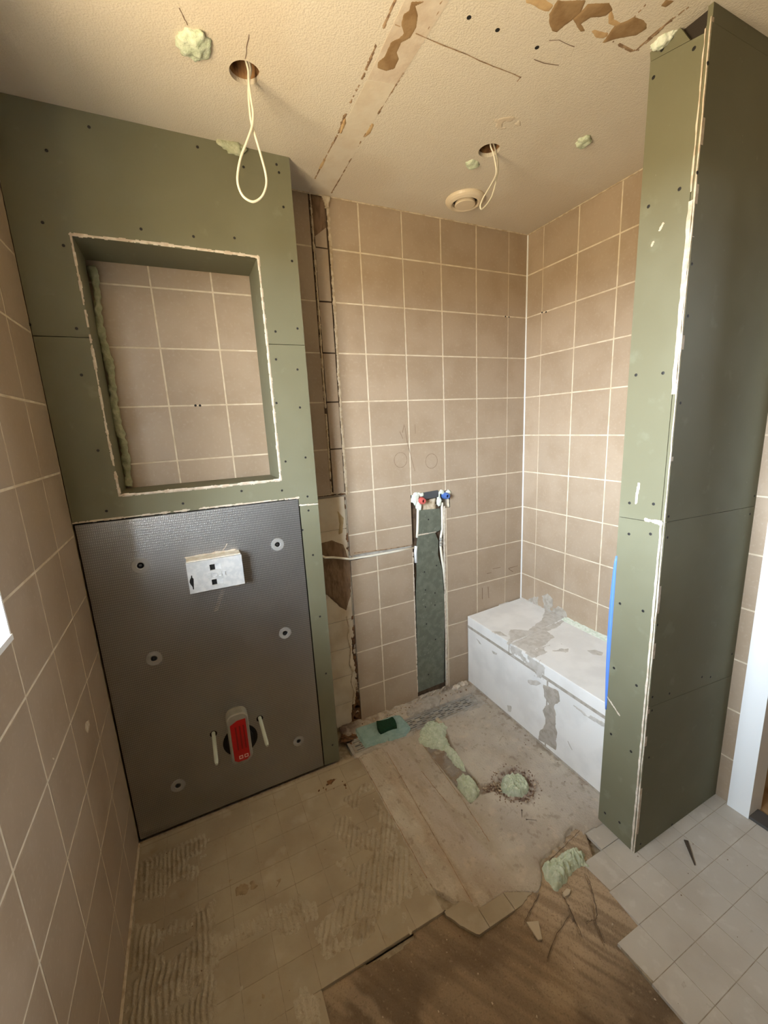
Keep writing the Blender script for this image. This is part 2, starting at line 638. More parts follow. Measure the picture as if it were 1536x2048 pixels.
def strip(name, pts, w, h, mp, material, parent, step=0.0018, rag=0.5, seed=0, gaps=0.0):
    """ragged band along a path on a surface"""
    a0, a1, b0, b1 = bbox(pts, w * 1.6)

    def hf(A, B):
        d = sdline(A, B, pts)
        ww = w / 2 * (1 + rag * 2 * (fbm(A, B, 0.02, seed) - 0.5) * 2)
        if gaps:
            ww = ww * sstep(gaps - 0.03, gaps + 0.03, fbm(A, B, 0.05, seed + 3)) - 0.0004
        return np.maximum(h * (0.6 + 0.8 * fbm(A, B, 0.01, seed + 4)) * np.clip((ww - d) / 0.0022, -1, 1), -0.0015)
    return hfield(name, a0, a1, b0, b1, step, hf, mp, material, parent, cut=0.0)


def line(name, pts, w, mp, material, parent, h=0.0006):
    """thin drawn line or hairline crack: a flat ribbon on a surface"""
    mb = MB()
    P = [np.array(p, float) for p in pts]
    L, Rr = [], []
    for i, p in enumerate(P):
        t = P[min(i + 1, len(P) - 1)] - P[max(i - 1, 0)]
        t = t / (np.linalg.norm(t) + 1e-12)
        nn = np.array((-t[1], t[0])) * w / 2 * (0.7 + 0.6 * rnd.random())
        L.append(p + nn)
        Rr.append(p - nn)
    n = len(P)
    v = [mp(*q, h) for q in L] + [mp(*q, h) for q in Rr]
    mb.add(v, [(i, i + 1, n + i + 1, n + i) for i in range(n - 1)])
    return build(name, mb, material, parent, recalc=False)


def jagged(p0, p1, n, amp, r=rnd):
    p0 = np.array(p0, float)
    p1 = np.array(p1, float)
    t = (p1 - p0) / np.linalg.norm(p1 - p0)
    nn = np.array((-t[1], t[0]))
    return [tuple(p0 + (p1 - p0) * k / n + nn * (r.random() - 0.5) * 2 * amp * (0 < k < n)) for k in range(n + 1)]


def blob(name, c, rad, material, parent=None, seed=0, amp=0.35, freq=0.03, sub=4, rotz=0.0, clip=None):
    """lumpy foam bead"""
    bm = bmesh.new()
    bmesh.ops.create_icosphere(bm, subdivisions=sub, radius=1)
    from mathutils import noise as mn
    cs, sn = math.cos(rotz), math.sin(rotz)
    mb = MB()
    for v in bm.verts:
        d = v.co.normalized()
        p = Vector((d.x * rad[0], d.y * rad[1], d.z * rad[2]))
        k = 1 + amp * (mn.noise(p / freq + Vector((seed, seed * 2.1, 0))) + 0.5 * mn.noise(p / freq * 2.3 + Vector((seed, 5, 0))))
        p = p * k
        q = Vector((p.x * cs - p.y * sn, p.x * sn + p.y * cs, p.z)) + Vector(c)
        if clip:
            ax, lo, hi = clip
            q[ax] = min(max(q[ax], lo), hi)
        mb.v.append(tuple(q))
    mb.f = [tuple(v.index for v in f.verts) for f in bm.faces]
    bm.free()
    return build(name, mb, material, parent, smooth=True, recalc=False)


def subtract(rect, cuts, eps=1e-4, mn=0.006):
    """rectangle minus rectangles, as rectangles (a0,a1,b0,b1)"""
    out = [rect]
    for c in cuts:
        nxt = []
        for r in out:
            a0, a1, b0, b1 = r
            c0, c1, d0, d1 = max(a0, c[0]), min(a1, c[1]), max(b0, c[2]), min(b1, c[3])
            if c1 - c0 < eps or d1 - d0 < eps:
                nxt.append(r)
                continue
            if c0 - a0 > eps:
                nxt.append((a0, c0, b0, b1))
            if a1 - c1 > eps:
                nxt.append((c1, a1, b0, b1))
            if d0 - b0 > eps:
                nxt.append((c0, c1, b0, d0))
            if b1 - d1 > eps:
                nxt.append((c0, c1, d1, b1))
        out = nxt
    return [r for r in out if r[1] - r[0] > mn and r[3] - r[2] > mn]


TILE_CACHE = {}


def tile_piece(rect, frame, thick, material, parent, name='tile', bev=0.0007):
    """one tile; frame(a,b,h) maps the wall plane to the room; alike tiles share their mesh"""
    a0, a1, b0, b1 = rect
    w, h = round(a1 - a0, 4), round(b1 - b0, 4)
    ca, cb = (a0 + a1) / 2, (b0 + b1) / 2
    key = (w, h, thick, material, frame[0])
    fn = frame[1]
    org = fn(ca, cb, 0.0)
    if key not in TILE_CACHE:
        mb = MB()
        poly = [(ca - w / 2, cb - h / 2), (ca + w / 2, cb - h / 2), (ca + w / 2, cb + h / 2), (ca - w / 2, cb + h / 2)]
        mb.bevelled(poly, fn, -thick, 0.0, bev)
        o = build(name, mb, material, parent, origin=org)
        TILE_CACHE[key] = o.data
        return o
    return link(bpy.data.objects.new(name, TILE_CACHE[key]), parent, org)


FR_BACK = ('b', on_back())
FR_RIGHT = ('r', on_right())
FR_LEFT = ('l', on_left())
FR_FLOOR = ('f', on_floor())


def boolean_cut(o, cutter):
    md = o.modifiers.new('cut', 'BOOLEAN')
    md.object = cutter
    md.solver = 'EXACT'
    dg = bpy.context.evaluated_depsgraph_get()
    me = bpy.data.meshes.new_from_object(o.evaluated_get(dg))
    o.modifiers.clear()
    o.data = me
    bpy.data.objects.remove(cutter)


# ================================================================== THE SETTING
# ---- ceiling with two open lamp holes
HOLE1 = (-1.427, -0.478, 0.038)
HOLE2 = (-0.624, -0.457, 0.036)
mb = MB().box(-2.4, 0.3, YF - 0.2, 0.25, CE, CE + 0.10)
ceiling = struct(build('ceiling', mb, 'ceiling_paint'), 'white stippled plaster ceiling with torn patches and open lamp holes')
for hx, hy, hr in (HOLE1, HOLE2):
    c = MB().lathe([(hr, -0.02), (hr, 0.07)], lambda a, b, h, hx=hx, hy=hy: (hx + a, hy + b, CE + h), 28)
    boolean_cut(ceiling, build('cutter', c, 'hole_brown'))
for hx, hy, hr in (HOLE1, HOLE2):
    c = MB().lathe([(hr - 0.0006, 0.012), (hr - 0.0006, 0.0685), (0.001, 0.0690)],
                   lambda a, b, h, hx=hx, hy=hy: (hx + a, hy + b, CE + h), 28, caps=(False, True))
    build('lamp_hole_lining', c, 'hole_brown', ceiling)

# roof slab over everything keeps daylight out
struct(build('roof', MB().box(-3.3, 2.6, YF - 0.3, 0.6, CE + 0.10, CE + 0.3), 'eaves'), 'roof slab with eaves above the window')

# ---- back wall
slot = (-0.724, -0.538, -0.02, 1.128)           # chased slot of the shower pipes
fit = (-0.724, -0.495, 1.045, 1.135)            # cut-out for the tap fittings
groove = (-1.062, -0.725, 0.862, 0.886)         # chased cable groove
oldw = (-1.30, -1.060, -0.02, 1.185)            # strip of old white tiles
chase = (-1.131, -1.050, 1.185, CE)             # boxed chase, cut tiles
CUTS_B = [slot, fit, groove, oldw, chase]
wall_back = struct(build('wall_back', MB().box(-2.4, 0.3, 0.03, 0.25, -0.1, CE + 0.1), 'mortar'), 'back wall of beige square tiles')
mb = MB()
for r in subtract((-2.05, 0.0, 0.0, CE), CUTS_B):
    mb.box(r[0], r[1], 0.0007, 0.03, r[2], r[3])
build('grout_bed', mb, 'grout', wall_back)
xs = [0.0, -0.1225] + [-0.1225 - 0.2 * k for k in range(1, 11)]
zs = [CE] + [TJ - 0.2 * k for k in range(0, 11)] + [0.0]
for i in range(len(xs) - 1):
    for j in range(len(zs) - 1):
        g0 = GAP / 2
        thin = 0.0013
        a1 = xs[i] - (0.002 if i == 0 else (thin if i == 1 else g0))
        a0 = xs[i + 1] + (thin if i == 0 else g0)
        b1 = zs[j] - (0.002 if j == 0 else g0)
        b0 = zs[j + 1] + (0.0 if j == len(zs) - 2 else g0)
        if a1 < -1.245:      # behind the boxed wall only the niche shows the tiles
            if a1 < -1.92 or b0 > 2.07 or b1 < 1.28:
                continue
            a0 = max(a0, -1.93)
        for r in subtract((a0, a1, b0, b1), CUTS_B):
            tile_piece(r, FR_BACK, 0.008, 'tile', wall_back)
# the narrow chase between boxed wall and shower: cut tiles with open dark joints
build('chase_bed', MB().box(-1.131, -1.050, 0.0075, 0.031, 1.185, CE), 'chase_dark', wall_back)
for j in range(len(zs) - 1):
    b1, b0 = zs[j] - 0.003, max(zs[j + 1] + 0.003, 1.19)
    if b1 <= b0 + 0.01:
        continue
    if j == 0:
        mb = MB().prism([(-1.113, b0), (-1.064, b0), (-1.064, 2.262), (-1.113, 2.225)], on_back(0.003), 0.0, 0.006)
        mb.v = [(x, 0.004 if i % 8 < 4 else 0.014, z) for i, (x, y, z) in enumerate(mb.v)]
        build('tile', mb, 'tile', wall_back)
    else:
        tile_piece((-1.117, -1.064, b0, b1), FR_BACK, 0.008, 'tile', wall_back)
# broken-out corner at the top of the chase
patch('plaster_hole', [(-1.118, 2.215), (-1.065, 2.262), (-1.058, 2.37), (-1.118, 2.372)], on_back(0.0065), 0.002, 'brown_clay', wall_back, seed=4, bumps=0.5)
strip('plaster_seam', [(-1.054, 1.18), (-1.0555, 1.5), (-1.052, 1.9), (-1.05, 2.2), (-1.052, 2.37)], 0.011, 0.0025, on_back(0.001), 'plaster', wall_back, seed=11, rag=0.3)
strip('plaster_seam', [(-1.128, 1.19), (-1.125, 1.6), (-1.122, 2.0), (-1.121, 2.37)], 0.007, 0.003, on_back(0.001), 'plaster', wall_back, seed=12, rag=0.5, gaps=0.30)
patch('plaster_lump', [(-1.062, 2.33), (-1.045, 2.33), (-1.04, 2.37), (-1.07, 2.37)], on_back(), 0.01, 'plaster', wall_back, seed=2, bumps=0.6)
# old white tiles under the removed layer
build('old_bed', MB().box(-1.30, -1.058, 0.0125, 0.031, -0.02, 1.185), 'fine_line', wall_back)
wz = [1.170, 1.018, 0.868, 0.718, 0.568, 0.420, 0.272, 0.124, 0.0]
for b1, b0 in zip(wz[:-1], wz[1:]):
    mb = MB()
    mb.bevelled([(-1.29, b0 + 0.001), (-1.066, b0 + 0.001), (-1.066, b1 - 0.001), (-1.29, b1 - 0.001)], on_back(0.011), -0.002, 0.0, 0.0008)
    build('white_tile', mb, 'white_tile', wall_back)
B_OLD = 0.011
pts5 = lambda L: [tuple(px(600 + x * 0.2637, 960 + y * 0.2637, 1, B_OLD)[[0, 2]]) for x, y in L]
patch('exposed_patch', pts5([(150, 480), (240, 458), (330, 490), (360, 580), (398, 620), (386, 690), (380, 800), (385, 880), (352, 992), (300, 962), (205, 870), (150, 860)]),
      on_back(B_OLD), 0.0025, 'brown_clay', wall_back, seed=21, rag=0.004, bumps=0.8, nscale=0.02)
patch('rust_stain', pts5([(385, 1030), (425, 1030), (470, 1800), (400, 1830), (430, 1600), (400, 1300)]), on_back(B_OLD), 0.002, 'rust', wall_back, seed=5, thr=0.46, nscale=0.03)
patch('rust_stain', pts5([(395, 1700), (470, 1700), (478, 1860), (390, 1880)]), on_back(B_OLD), 0.002, 'rust', wall_back, seed=8, thr=0.42, nscale=0.025)
patch('rust_stain', pts5([(340, 130), (372, 130), (388, 560), (350, 520)]), on_back(B_OLD), 0.0015, 'rust', wall_back, seed=15, thr=0.53, nscale=0.02)
patch('tan_stain', pts5([(285, 235), (300, 250), (330, 290), (325, 400), (290, 420), (300, 330)]), on_back(B_OLD), 0.0006, 'stain_tan', wall_back, seed=6, rag=0.003)
strip('rust_edge', [tuple(p) for p in pts5([(372, 130), (395, 560), (425, 1030), (450, 1450), (475, 1830)])], 0.006, 0.003, on_back(B_OLD), 'rust', wall_back, seed=31, rag=0.8, gaps=0.36)
strip('plaster_seam', pts5([(365, 110), (388, 480), (402, 640), (412, 960), (440, 1300), (468, 1780)]), 0.006, 0.006, on_back(B_OLD - 0.003), 'plaster', wall_back, seed=33, rag=0.5, gaps=0.22)
strip('adhesive_bead', pts5([(355, 1040), (375, 1120), (362, 1190), (385, 1280), (378, 1400), (402, 1450), (388, 1530), (412, 1600), (400, 1700)]), 0.007, 0.0025, on_back(B_OLD), 'plaster', wall_back, seed=34, rag=0.3)
strip('broken_edge', pts5([(140, 122), (250, 112), (370, 100)]), 0.008, 0.004, on_back(B_OLD - 0.003), 'rust', wall_back, seed=36, rag=0.8, gaps=0.35)
strip('plaster_seam', pts5([(140, 106), (250, 100), (370, 92)]), 0.007, 0.007, on_back(B_OLD - 0.003), 'plaster', wall_back, seed=37, rag=0.5)

# slot for the pipes: dark brown back, plaster lips
strip('plaster_lip', [(-0.536, 0.03), (-0.536, 0.5), (-0.534, 0.9), (-0.530, 1.05)], 0.010, 0.0015, on_back(), 'gypsum', wall_back, seed=41, rag=0.35)
strip('plaster_lip', [(-0.726, 0.05), (-0.726, 0.4), (-0.724, 0.84)], 0.005, 0.001, on_back(), 'gypsum', wall_back, seed=42, rag=0.6, gaps=0.25)
build('slot_bed', MB().box(-0.733, -0.532, 0.014, 0.031, -0.02, 1.135), 'chase_dark', wall_back)
patch('plaster_patch', [(-0.66, 1.02), (-0.58, 1.02), (-0.575, 1.10), (-0.66, 1.10)], on_back(0.012), 0.004, 'plaster', wall_back, seed=45)
# pencil marks of the plumber
c4 = lambda L: [tuple(px(560 + x * 0.4818, 350 + y * 0.4818, 1, 0)[[0, 2]]) for x, y in L]
for cx, cz, r in ((-0.773, 1.311, 0.034), (-0.601, 1.292, 0.034)):
    line('pencil_circle', [(cx + r * math.cos(t), cz + r * 1.05 * math.sin(t)) for t in np.linspace(0, 6.5, 36)], 0.0016, on_back(), 'pencil', wall_back)
for L in ([(515, 1035), (508, 1070)], [(497, 1065), (510, 1095)], [(517, 1040), (528, 1110), (560, 1230)], [(560, 1035), (562, 1075)], [(592, 400), (594, 415)]):
    line('pencil_stroke', c4(L), 0.0018, on_back(), 'pencil', wall_back)
for L in ([(820, 433), (840, 428)], [(845, 412), (880, 405)], [(915, 410), (955, 398)], [(915, 412), (935, 425)], [(800, 495), (800, 545)], [(825, 490), (828, 540)]):
    line('pencil_stroke', [tuple(px(600 + x * 0.4557, 950 + y * 0.4557, 1, 0)[[0, 2]]) for x, y in L], 0.003, on_back(), 'pencil', wall_back)


def dots(name, L, ax, val, mp, r, material, parent):
    """screw heads on a surface, one shared mesh"""
    me = None
    for u, v in L:
        p = px(u, v, ax, val)
        if me is None:
            q = MB().lathe([(r, -0.001), (r, 0.0003), (r * 0.55, 0.0006), (r * 0.5, 0.0001)], lambda a, b, h: mp(a, b, h), 10)
            org = np.array(mp(0.0, 0.0, 0.0), float)
            o = build(name, q, material, parent, origin=tuple(org))
            me = o.data
            WPOS[o] = Vector(p)
            o.location = Vector(p) - WPOS[parent]
        else:
            link(bpy.data.objects.new(name, me), parent, tuple(p))


dots('plug_hole', [(1011, 633), (1018, 634)], 1, -0.0005, on_back(), 0.0035, 'black', wall_back)
dots('plug_hole', [(391, 811), (400, 811)], 1, -0.0005, on_back(), 0.0045, 'black', wall_back)

# ---- right wall
wall_right = struct(build('wall_right', MB().box(0.012, 0.075, D_Y1, 0.25, -0.1, CE + 0.1)
                          .box(0.012, 0.075, YF - 0.2, D_Y0, -0.1, CE + 0.1)
                          .box(0.012, 0.075, D_Y0, D_Y1, D_Z1, CE + 0.1), 'mortar'), 'right wall of beige square tiles')
mb = MB().box(0.0007, 0.012, D_Y1, 0.012, 0, CE).box(0.0007, 0.012, YF, D_Y0, 0, CE).box(0.0007, 0.012, D_Y0, D_Y1, D_Z1, CE)
build('grout_bed', mb, 'grout', wall_right)
ys = [0.0, -0.104] + [-0.104 - 0.2 * k for k in range(1, 14)]
door_cut = [(D_Y0 - 0.055, D_Y1 + 0.055, -1, D_Z1 + 0.055), (-1.058, -0.922, -1, 3)]
for i in range(len(ys) - 1):
    for j in range(len(zs) - 1):
        g0 = GAP / 2
        a1 = ys[i] - (0.002 if i == 0 else (0.0013 if i == 1 else g0))
        a0 = max(ys[i + 1] + (0.0013 if i == 0 else g0), YF)
        b1 = zs[j] - (0.002 if j == 0 else g0)
        b0 = zs[j + 1] + (0.0 if j == len(zs) - 2 else g0)
        if a1 - a0 < 0.01:
            continue
        for r in subtract((a0, a1, b0, b1), door_cut):
            tile_piece(r, FR_RIGHT, 0.008, 'tile', wall_right)
mb = MB().tube([(-0.001, -0.001, 0.42), (-0.001, -0.001, CE)], 0.0045, 8)
build('corner_sealant', mb, 'white_paint', wall_right)
build('ceiling_sealant', MB().tube([(-2.0, -0.001, CE - 0.001), (-0.001, -0.001, CE - 0.001)], 0.003, 8), 'plaster', wall_back)
build('ceiling_sealant', MB().tube([(-0.001, -0.92, CE - 0.001), (-0.001, -0.001, CE - 0.001)], 0.003, 8), 'plaster', wall_right)
dots('plug_hole', [(1084, 625), (1092, 624)], 0, -0.0005, on_right(), 0.004, 'black', wall_right)
# mortar smear above the bench
patch('mortar_smear', [(-0.05, 0.43), (-0.33, 0.43), (-0.33, 0.47), (-0.27, 0.49), (-0.2, 0.53), (-0.16, 0.50), (-0.1, 0.47)], on_right(), 0.002, 'mortar', wall_right, seed=51, thr=0.42, nscale=0.05)

# ---- door in the right wall, seen only by its left post
door_1 = struct(thing('door_1', (0, D_Y1, 0), 'white door frame beside the green partition', None))
build('frame_post', MB().box(-0.014, 0.006, D_Y1, D_Y1 + 0.055, 0, D_Z1 + 0.055).box(-0.014, 0.075, D_Y1 - 0.012, D_Y1, 0, D_Z1), 'white_paint', door_1)
build('frame_post', MB().box(-0.014, 0.006, D_Y0 - 0.055, D_Y0, 0, D_Z1 + 0.055).box(-0.014, 0.075, D_Y0, D_Y0 + 0.012, 0, D_Z1), 'white_paint', door_1)
build('frame_head', MB().box(-0.014, 0.006, D_Y0, D_Y1, D_Z1, D_Z1 + 0.055).box(-0.014, 0.075, D_Y0, D_Y1, D_Z1 - 0.012, D_Z1), 'white_paint', door_1)
build('threshold', MB().box(-0.01, 0.05, D_Y0, D_Y1, 0.0, 0.012), 'threshold', door_1)
# room beyond the door
struct(build('floor_beyond', MB().box(0.05, 2.6, -3.0, 0.3, -0.1, 0.0), 'wood_board'), 'wooden floor beyond the door')
struct(build('wall_beyond', MB().box(0.3, 2.6, 0.05, 0.3, -0.1, CE + 0.1).box(2.4, 2.6, -3.0, -2.2, -0.1, CE + 0.1).box(2.4, 2.6, -0.8, 0.05, -0.1, CE + 0.1)
             .box(2.4, 2.6, -2.2, -0.8, -0.1, 1.8).box(2.4, 2.6, -2.2, -0.8, 2.1, CE + 0.1).box(0.012, 2.6, -3.1, -2.95, -0.1, CE + 0.1), 'outer_wall'), 'plain wall beyond the door')
struct(build('wall_timber', MB().box(0.85, 0.90, -2.2, 0.05, 0.0, 1.4), 'wood_board'), 'brown timber panel beyond the door')
portal('added_opening_portal', (2.605, -1.5, 1.95), (0, math.pi / 2, 0), 0.3, 1.4)  # unseen opening added in the far wall so sky lights this room

# ---- left wall with window
wall_left = struct(build('wall_left', MB().box(XL - 0.16, XL - 0.012, W_Y1, 0.25, -0.1, CE + 0.1)
                         .box(XL - 0.16, XL - 0.012, YF - 0.2, W_Y0, -0.1, CE + 0.1)
                         .box(XL - 0.16, XL - 0.012, W_Y0, W_Y1, -0.1, W_Z0)
                         .box(XL - 0.16, XL - 0.012, W_Y0, W_Y1, W_Z1, CE + 0.1), 'outer_wall'), 'left wall of beige square tiles with a window')
mb = MB()
for r in subtract((YF, 0.0, 0.0, CE), [(W_Y0, W_Y1, W_Z0, W_Z1)]):
    mb.box(XL - 0.012, XL - 0.0007, r[0], r[1], r[2], r[3])
build('grout_bed', mb, 'grout', wall_left)
yl = [-0.19] + [-0.375 - 0.2 * k for k in range(0, 13)]
for i in range(len(yl) - 1):
    for j in range(len(zs) - 1):
        g0 = GAP / 2
        a1 = yl[i] - (0 if i == 0 else g0)
        a0 = max(yl[i + 1] + g0, YF)
        b1 = zs[j] - (0.002 if j == 0 else g0)
        b0 = zs[j + 1] + (0.004 if j == len(zs) - 2 else g0)
        if a1 - a0 < 0.01:
            continue
        for r in subtract((a0, a1, b0, b1), [(W_Y0, W_Y1, W_Z0, W_Z1)]):
            tile_piece(r, FR_LEFT, 0.008, 'tile', wall_left)
patch('paint_fleck', [tuple(px(u, v, 0, XL)[[1, 2]]) for u, v in ((171, 1444), (178, 1440), (180, 1452), (176, 1466), (171, 1460))], on_left(), 0.0008, 'gypsum', wall_left, seed=3, rag=0.003)
patch('paint_fleck', [tuple(px(u, v, 0, XL)[[1, 2]]) for u, v in ((100, 1510), (108, 1514), (112, 1522), (106, 1522))], on_left(), 0.0005, 'grout', wall_left, seed=5, rag=0.004)
build('reveal_lining', MB().box(XL - 0.16, XL + 0.004, W_Y0, W_Y1, W_Z0 - 0.0, W_Z0 + 0.012).box(XL - 0.16, XL + 0.002, W_Y1 - 0.006, W_Y1, W_Z0, W_Z1)
      .box(XL - 0.16, XL + 0.002, W_Y0, W_Y0 + 0.006, W_Z0, W_Z1).box(XL - 0.16, XL + 0.002, W_Y0, W_Y1, W_Z1 - 0.006, W_Z1), 'window_white', wall_left)
window_1 = struct(thing('window_1', (XL - 0.13, (W_Y0 + W_Y1) / 2, W_Z0), 'bright window in the left tiled wall', None))
fx0, fx1 = XL - 0.150, XL - 0.105
ym = (W_Y0 + W_Y1) / 2
build('window_frame', MB().box(fx0, fx1, W_Y0, W_Y0 + 0.05, W_Z0, W_Z1).box(fx0, fx1, W_Y1 - 0.05, W_Y1, W_Z0, W_Z1)
      .box(fx0, fx1, W_Y0, W_Y1, W_Z0, W_Z0 + 0.05).box(fx0, fx1, W_Y0, W_Y1, W_Z1 - 0.05, W_Z1).box(fx0, fx1, ym - 0.03, ym + 0.03, W_Z0, W_Z1), 'window_white', window_1)
for a, b in ((W_Y0 + 0.05, ym - 0.03), (ym + 0.03, W_Y1 - 0.05)):
    build('pane', MB().box(XL - 0.129, XL - 0.125, a, b, W_Z0 + 0.05, W_Z1 - 0.05), 'pane_glass', window_1)
struct(build('trim_1', MB().tube([(XL + 0.001, YF, 0.002), (XL + 0.001, -0.2, 0.002)], 0.006, 8), 'plaster'), 'pale sealant bead along the foot of the left wall')

# ---- wall behind the photographer
struct(build('wall_front', MB().box(-2.4, 0.3, YF - 0.2, YF, -0.1, CE + 0.1), 'dark_wall'), 'wall behind the viewpoint')

# ================================================================== BOXED-OUT WALL with niche
boxing = struct(thing('wall_boxing', (-1.645, YB, 0), 'green plasterboard boxed-out wall with a niche', None))
NX0, NX1, NZ0, NZ1 = -1.901, -1.386, 1.300, 2.052
BT = 0.0125
m = on_back(YB)
SEAM, LOW = 1.777, 1.19
build('plasterboard_sheet', MB().prism([(XL + 0.002, SEAM + 0.001), (NX0, SEAM + 0.001), (NX0, NZ1), (NX1, NZ1), (NX1, SEAM + 0.001), (XB, SEAM + 0.001), (XB, CE), (XL + 0.002, CE)], m, -BT, 0), 'green_board', boxing)
build('plasterboard_sheet', MB().prism([(XL + 0.002, 1.222), (-1.322, 1.218), (-1.322, LOW), (XB, LOW), (XB, SEAM - 0.001), (NX1, SEAM - 0.001), (NX1, NZ0), (NX0, NZ0), (NX0, SEAM - 0.001), (XL + 0.002, SEAM - 0.001)], m, -BT, 0), 'green_board', boxing)
build('plasterboard_sheet', MB().prism([(-1.316, 0.004), (XB, 0.004), (XB, LOW - 0.0015), (-1.319, LOW - 0.0015)], m, -BT, 0), 'green_board', boxing)
build('plasterboard_side', MB().box(XB - BT, XB, YB + BT, -0.001, 0, CE), 'green_board', boxing)
build('backing', MB().box(XL + 0.002, XB - BT, YB + BT + 0.004, YB + 0.03, 0, NZ0 - 0.02).box(XL + 0.002, XB - BT, YB + BT + 0.001, YB + 0.02, NZ1 + 0.02, CE)
      .box(XL + 0.002, NX0 - 0.015, YB + BT + 0.001, YB + 0.02, NZ0 - 0.02, NZ1 + 0.02).box(NX1 + 0.015, XB - BT, YB + BT + 0.001, YB + 0.02, NZ0 - 0.02, NZ1 + 0.02), 'dark_gap', boxing)
# niche linings
build('niche_lining', MB().box(NX0 - BT, NX1 + BT, YB + BT, -0.001, NZ1, NZ1 + BT), 'green_board', boxing)
build('niche_lining', MB().box(NX0 - BT, NX1 + BT, YB + BT, -0.001, NZ0 - BT, NZ0), 'green_board', boxing)
build('niche_lining', MB().box(NX0 - BT, NX0, YB + BT, -0.008, NZ0, NZ1), 'green_board', boxing)
build('niche_lining', MB().box(NX1, NX1 + BT, YB + BT, -0.001, NZ0, NZ1), 'green_board', boxing)
strip('plaster_edge', [(NX0 - 0.004, NZ1 + 0.003), (NX0 + 0.2, NZ1 + 0.006), (NX1 + 0.003, NZ1 + 0.003)], 0.006, 0.0015, m, 'gypsum', boxing, seed=61, rag=0.5)
strip('plaster_edge', [(NX0 - 0.003, NZ1), (NX0 - 0.001, 1.8), (NX0 - 0.003, 1.5), (NX0, NZ0)], 0.005, 0.002, m, 'gypsum', boxing, seed=62, rag=0.7, gaps=0.2)
strip('plaster_edge', [(NX1 + 0.004, NZ1), (NX1 + 0.005, 1.7), (NX1 + 0.004, NZ0)], 0.006, 0.002, m, 'gypsum', boxing, seed=63, rag=0.5)
strip('plaster_edge', [(NX0 - 0.002, NZ0 - 0.003), (-1.6, NZ0 - 0.006), (NX1 + 0.004, NZ0 - 0.004)], 0.007, 0.002, m, 'gypsum', boxing, seed=64, rag=0.5)
strip('cut_edge', [(XL + 0.004, 1.225), (-1.6, 1.223), (-1.322, 1.220)], 0.004, 0.0015, m, 'gypsum', boxing, seed=65, rag=0.7, gaps=0.3)
strip('cut_edge', [(-1.319, LOW), (XB, LOW - 0.004)], 0.003, 0.0008, m, 'gypsum', boxing, seed=66, rag=0.4)
dots('screw', [(178, 254), (93, 301), (395, 294), (487, 334), (553, 329), (558, 345), (567, 414), (85, 445), (282, 458), (387, 473), (469, 476), (127, 491), (584, 522),
               (153, 657), (59, 649), (551, 663), (595, 657), (163, 750), (552, 719), (595, 739), (553, 806), (600, 815), (196, 901), (571, 923), (611, 915), (483, 982), (564, 981),
               (508, 963), (615, 993), (213, 1022), (366, 1007), (617, 1021), (605, 1060), (626, 1110), (640, 1233), (652, 1347), (665, 1490)], 1, YB, on_back(), 0.0042, 'screw', boxing)

# foam along the left niche edge
mb = MB()
pth = [(NX0 + 0.013 + 0.004 * math.sin(z * 23), -0.013 - 0.004 * math.sin(z * 31), z) for z in np.linspace(NZ0 + 0.004, NZ1 - 0.02, 220)]
rr = [0.009 + 0.0055 * float(vn(np.array(z * 1.0), np.array(3.0), 0.03, 4)) for _, _, z in pth]
mb.tube(pth, rr, 16)
from mathutils import noise as _mn
mb.v = [tuple(Vector(p) + Vector((_mn.noise(Vector(p) / 0.016), _mn.noise(Vector(p) / 0.016 + Vector((9, 0, 0))), _mn.noise(Vector(p) / 0.02 + Vector((0, 9, 0))))) * 0.006) for p in mb.v]
tag(build('foam_bead', mb, 'foam_old', None, smooth=True), 'ragged foam bead running down the left inner edge of the niche', 'foam')

# ---- grey backer board with its fixings
BX0, BX1, BZ1 = XL + 0.007, -1.3245, 1.217
backer = thing('backer_board', ((BX0 + BX1) / 2, YB, 0.006), 'grey gridded backer board covering the lower boxed-out wall', 'board')
sheet = build('sheet', MB().prism([(BX0, 0.006), (BX1 + 0.003, 0.006), (BX1, BZ1 - 0.002), (BX0, BZ1)], m, -BT + 0.004, 0.001), 'backer', backer)
WH = (-1.645, 0.275)
for cx, cz, cr in ((-1.738, 0.341, 0.013), (-1.563, 0.341, 0.013), (WH[0], WH[1], 0.066)):
    build('cut_hole', MB().lathe([(cr, 0.0005), (cr, 0.0013), (cr * 0.9, 0.0014)], lambda a, b, h, cx=cx, cz=cz: (cx + a, YB - 0.0002 - h, cz + b), 28), 'black', backer)
for u, v, r in ((281, 1131, 0.029), (555, 1089, 0.025), (308, 1317, 0.027), (570, 1266, 0.025), (356, 1571, 0.026), (597, 1482, 0.024)):
    p = px(u, v, 1, YB)
    prof = [(r, 0.0), (r, 0.0014), (r * 0.9, 0.002), (r * 0.45, 0.0016), (r * 0.3, -0.001)]
    w = build('fixing_washer', MB().lathe(prof, lambda a, b, h, p=p: (p[0] + a, YB - 0.001 - h, p[2] + b), 28), 'washer', backer, smooth=False)
    build('screw', MB().lathe([(0.0055, 0.0), (0.0055, 0.0012), (0.003, 0.0018), (0.002, 0.0009)], lambda a, b, h, p=p: (p[0] + a, YB - 0.0012 - h, p[2] + b), 12), 'screw', w)
line('scratch', [tuple(px(u, v, 1, YB)[[0, 2]]) for u, v in ((454, 1087), (450, 1095), (446, 1100))], 0.003, m, 'gypsum', backer, h=0.0016)
for t_ in np.linspace(0, 1, 10):
    a = px(446 - 14 * t_, 1180 + 40 * t_, 1, YB)
    line('scratch', [(a[0] - 0.008, a[2] - 0.002), (a[0] + 0.008, a[2] + 0.001)], 0.0018, m, 'gypsum', backer, h=0.0016)

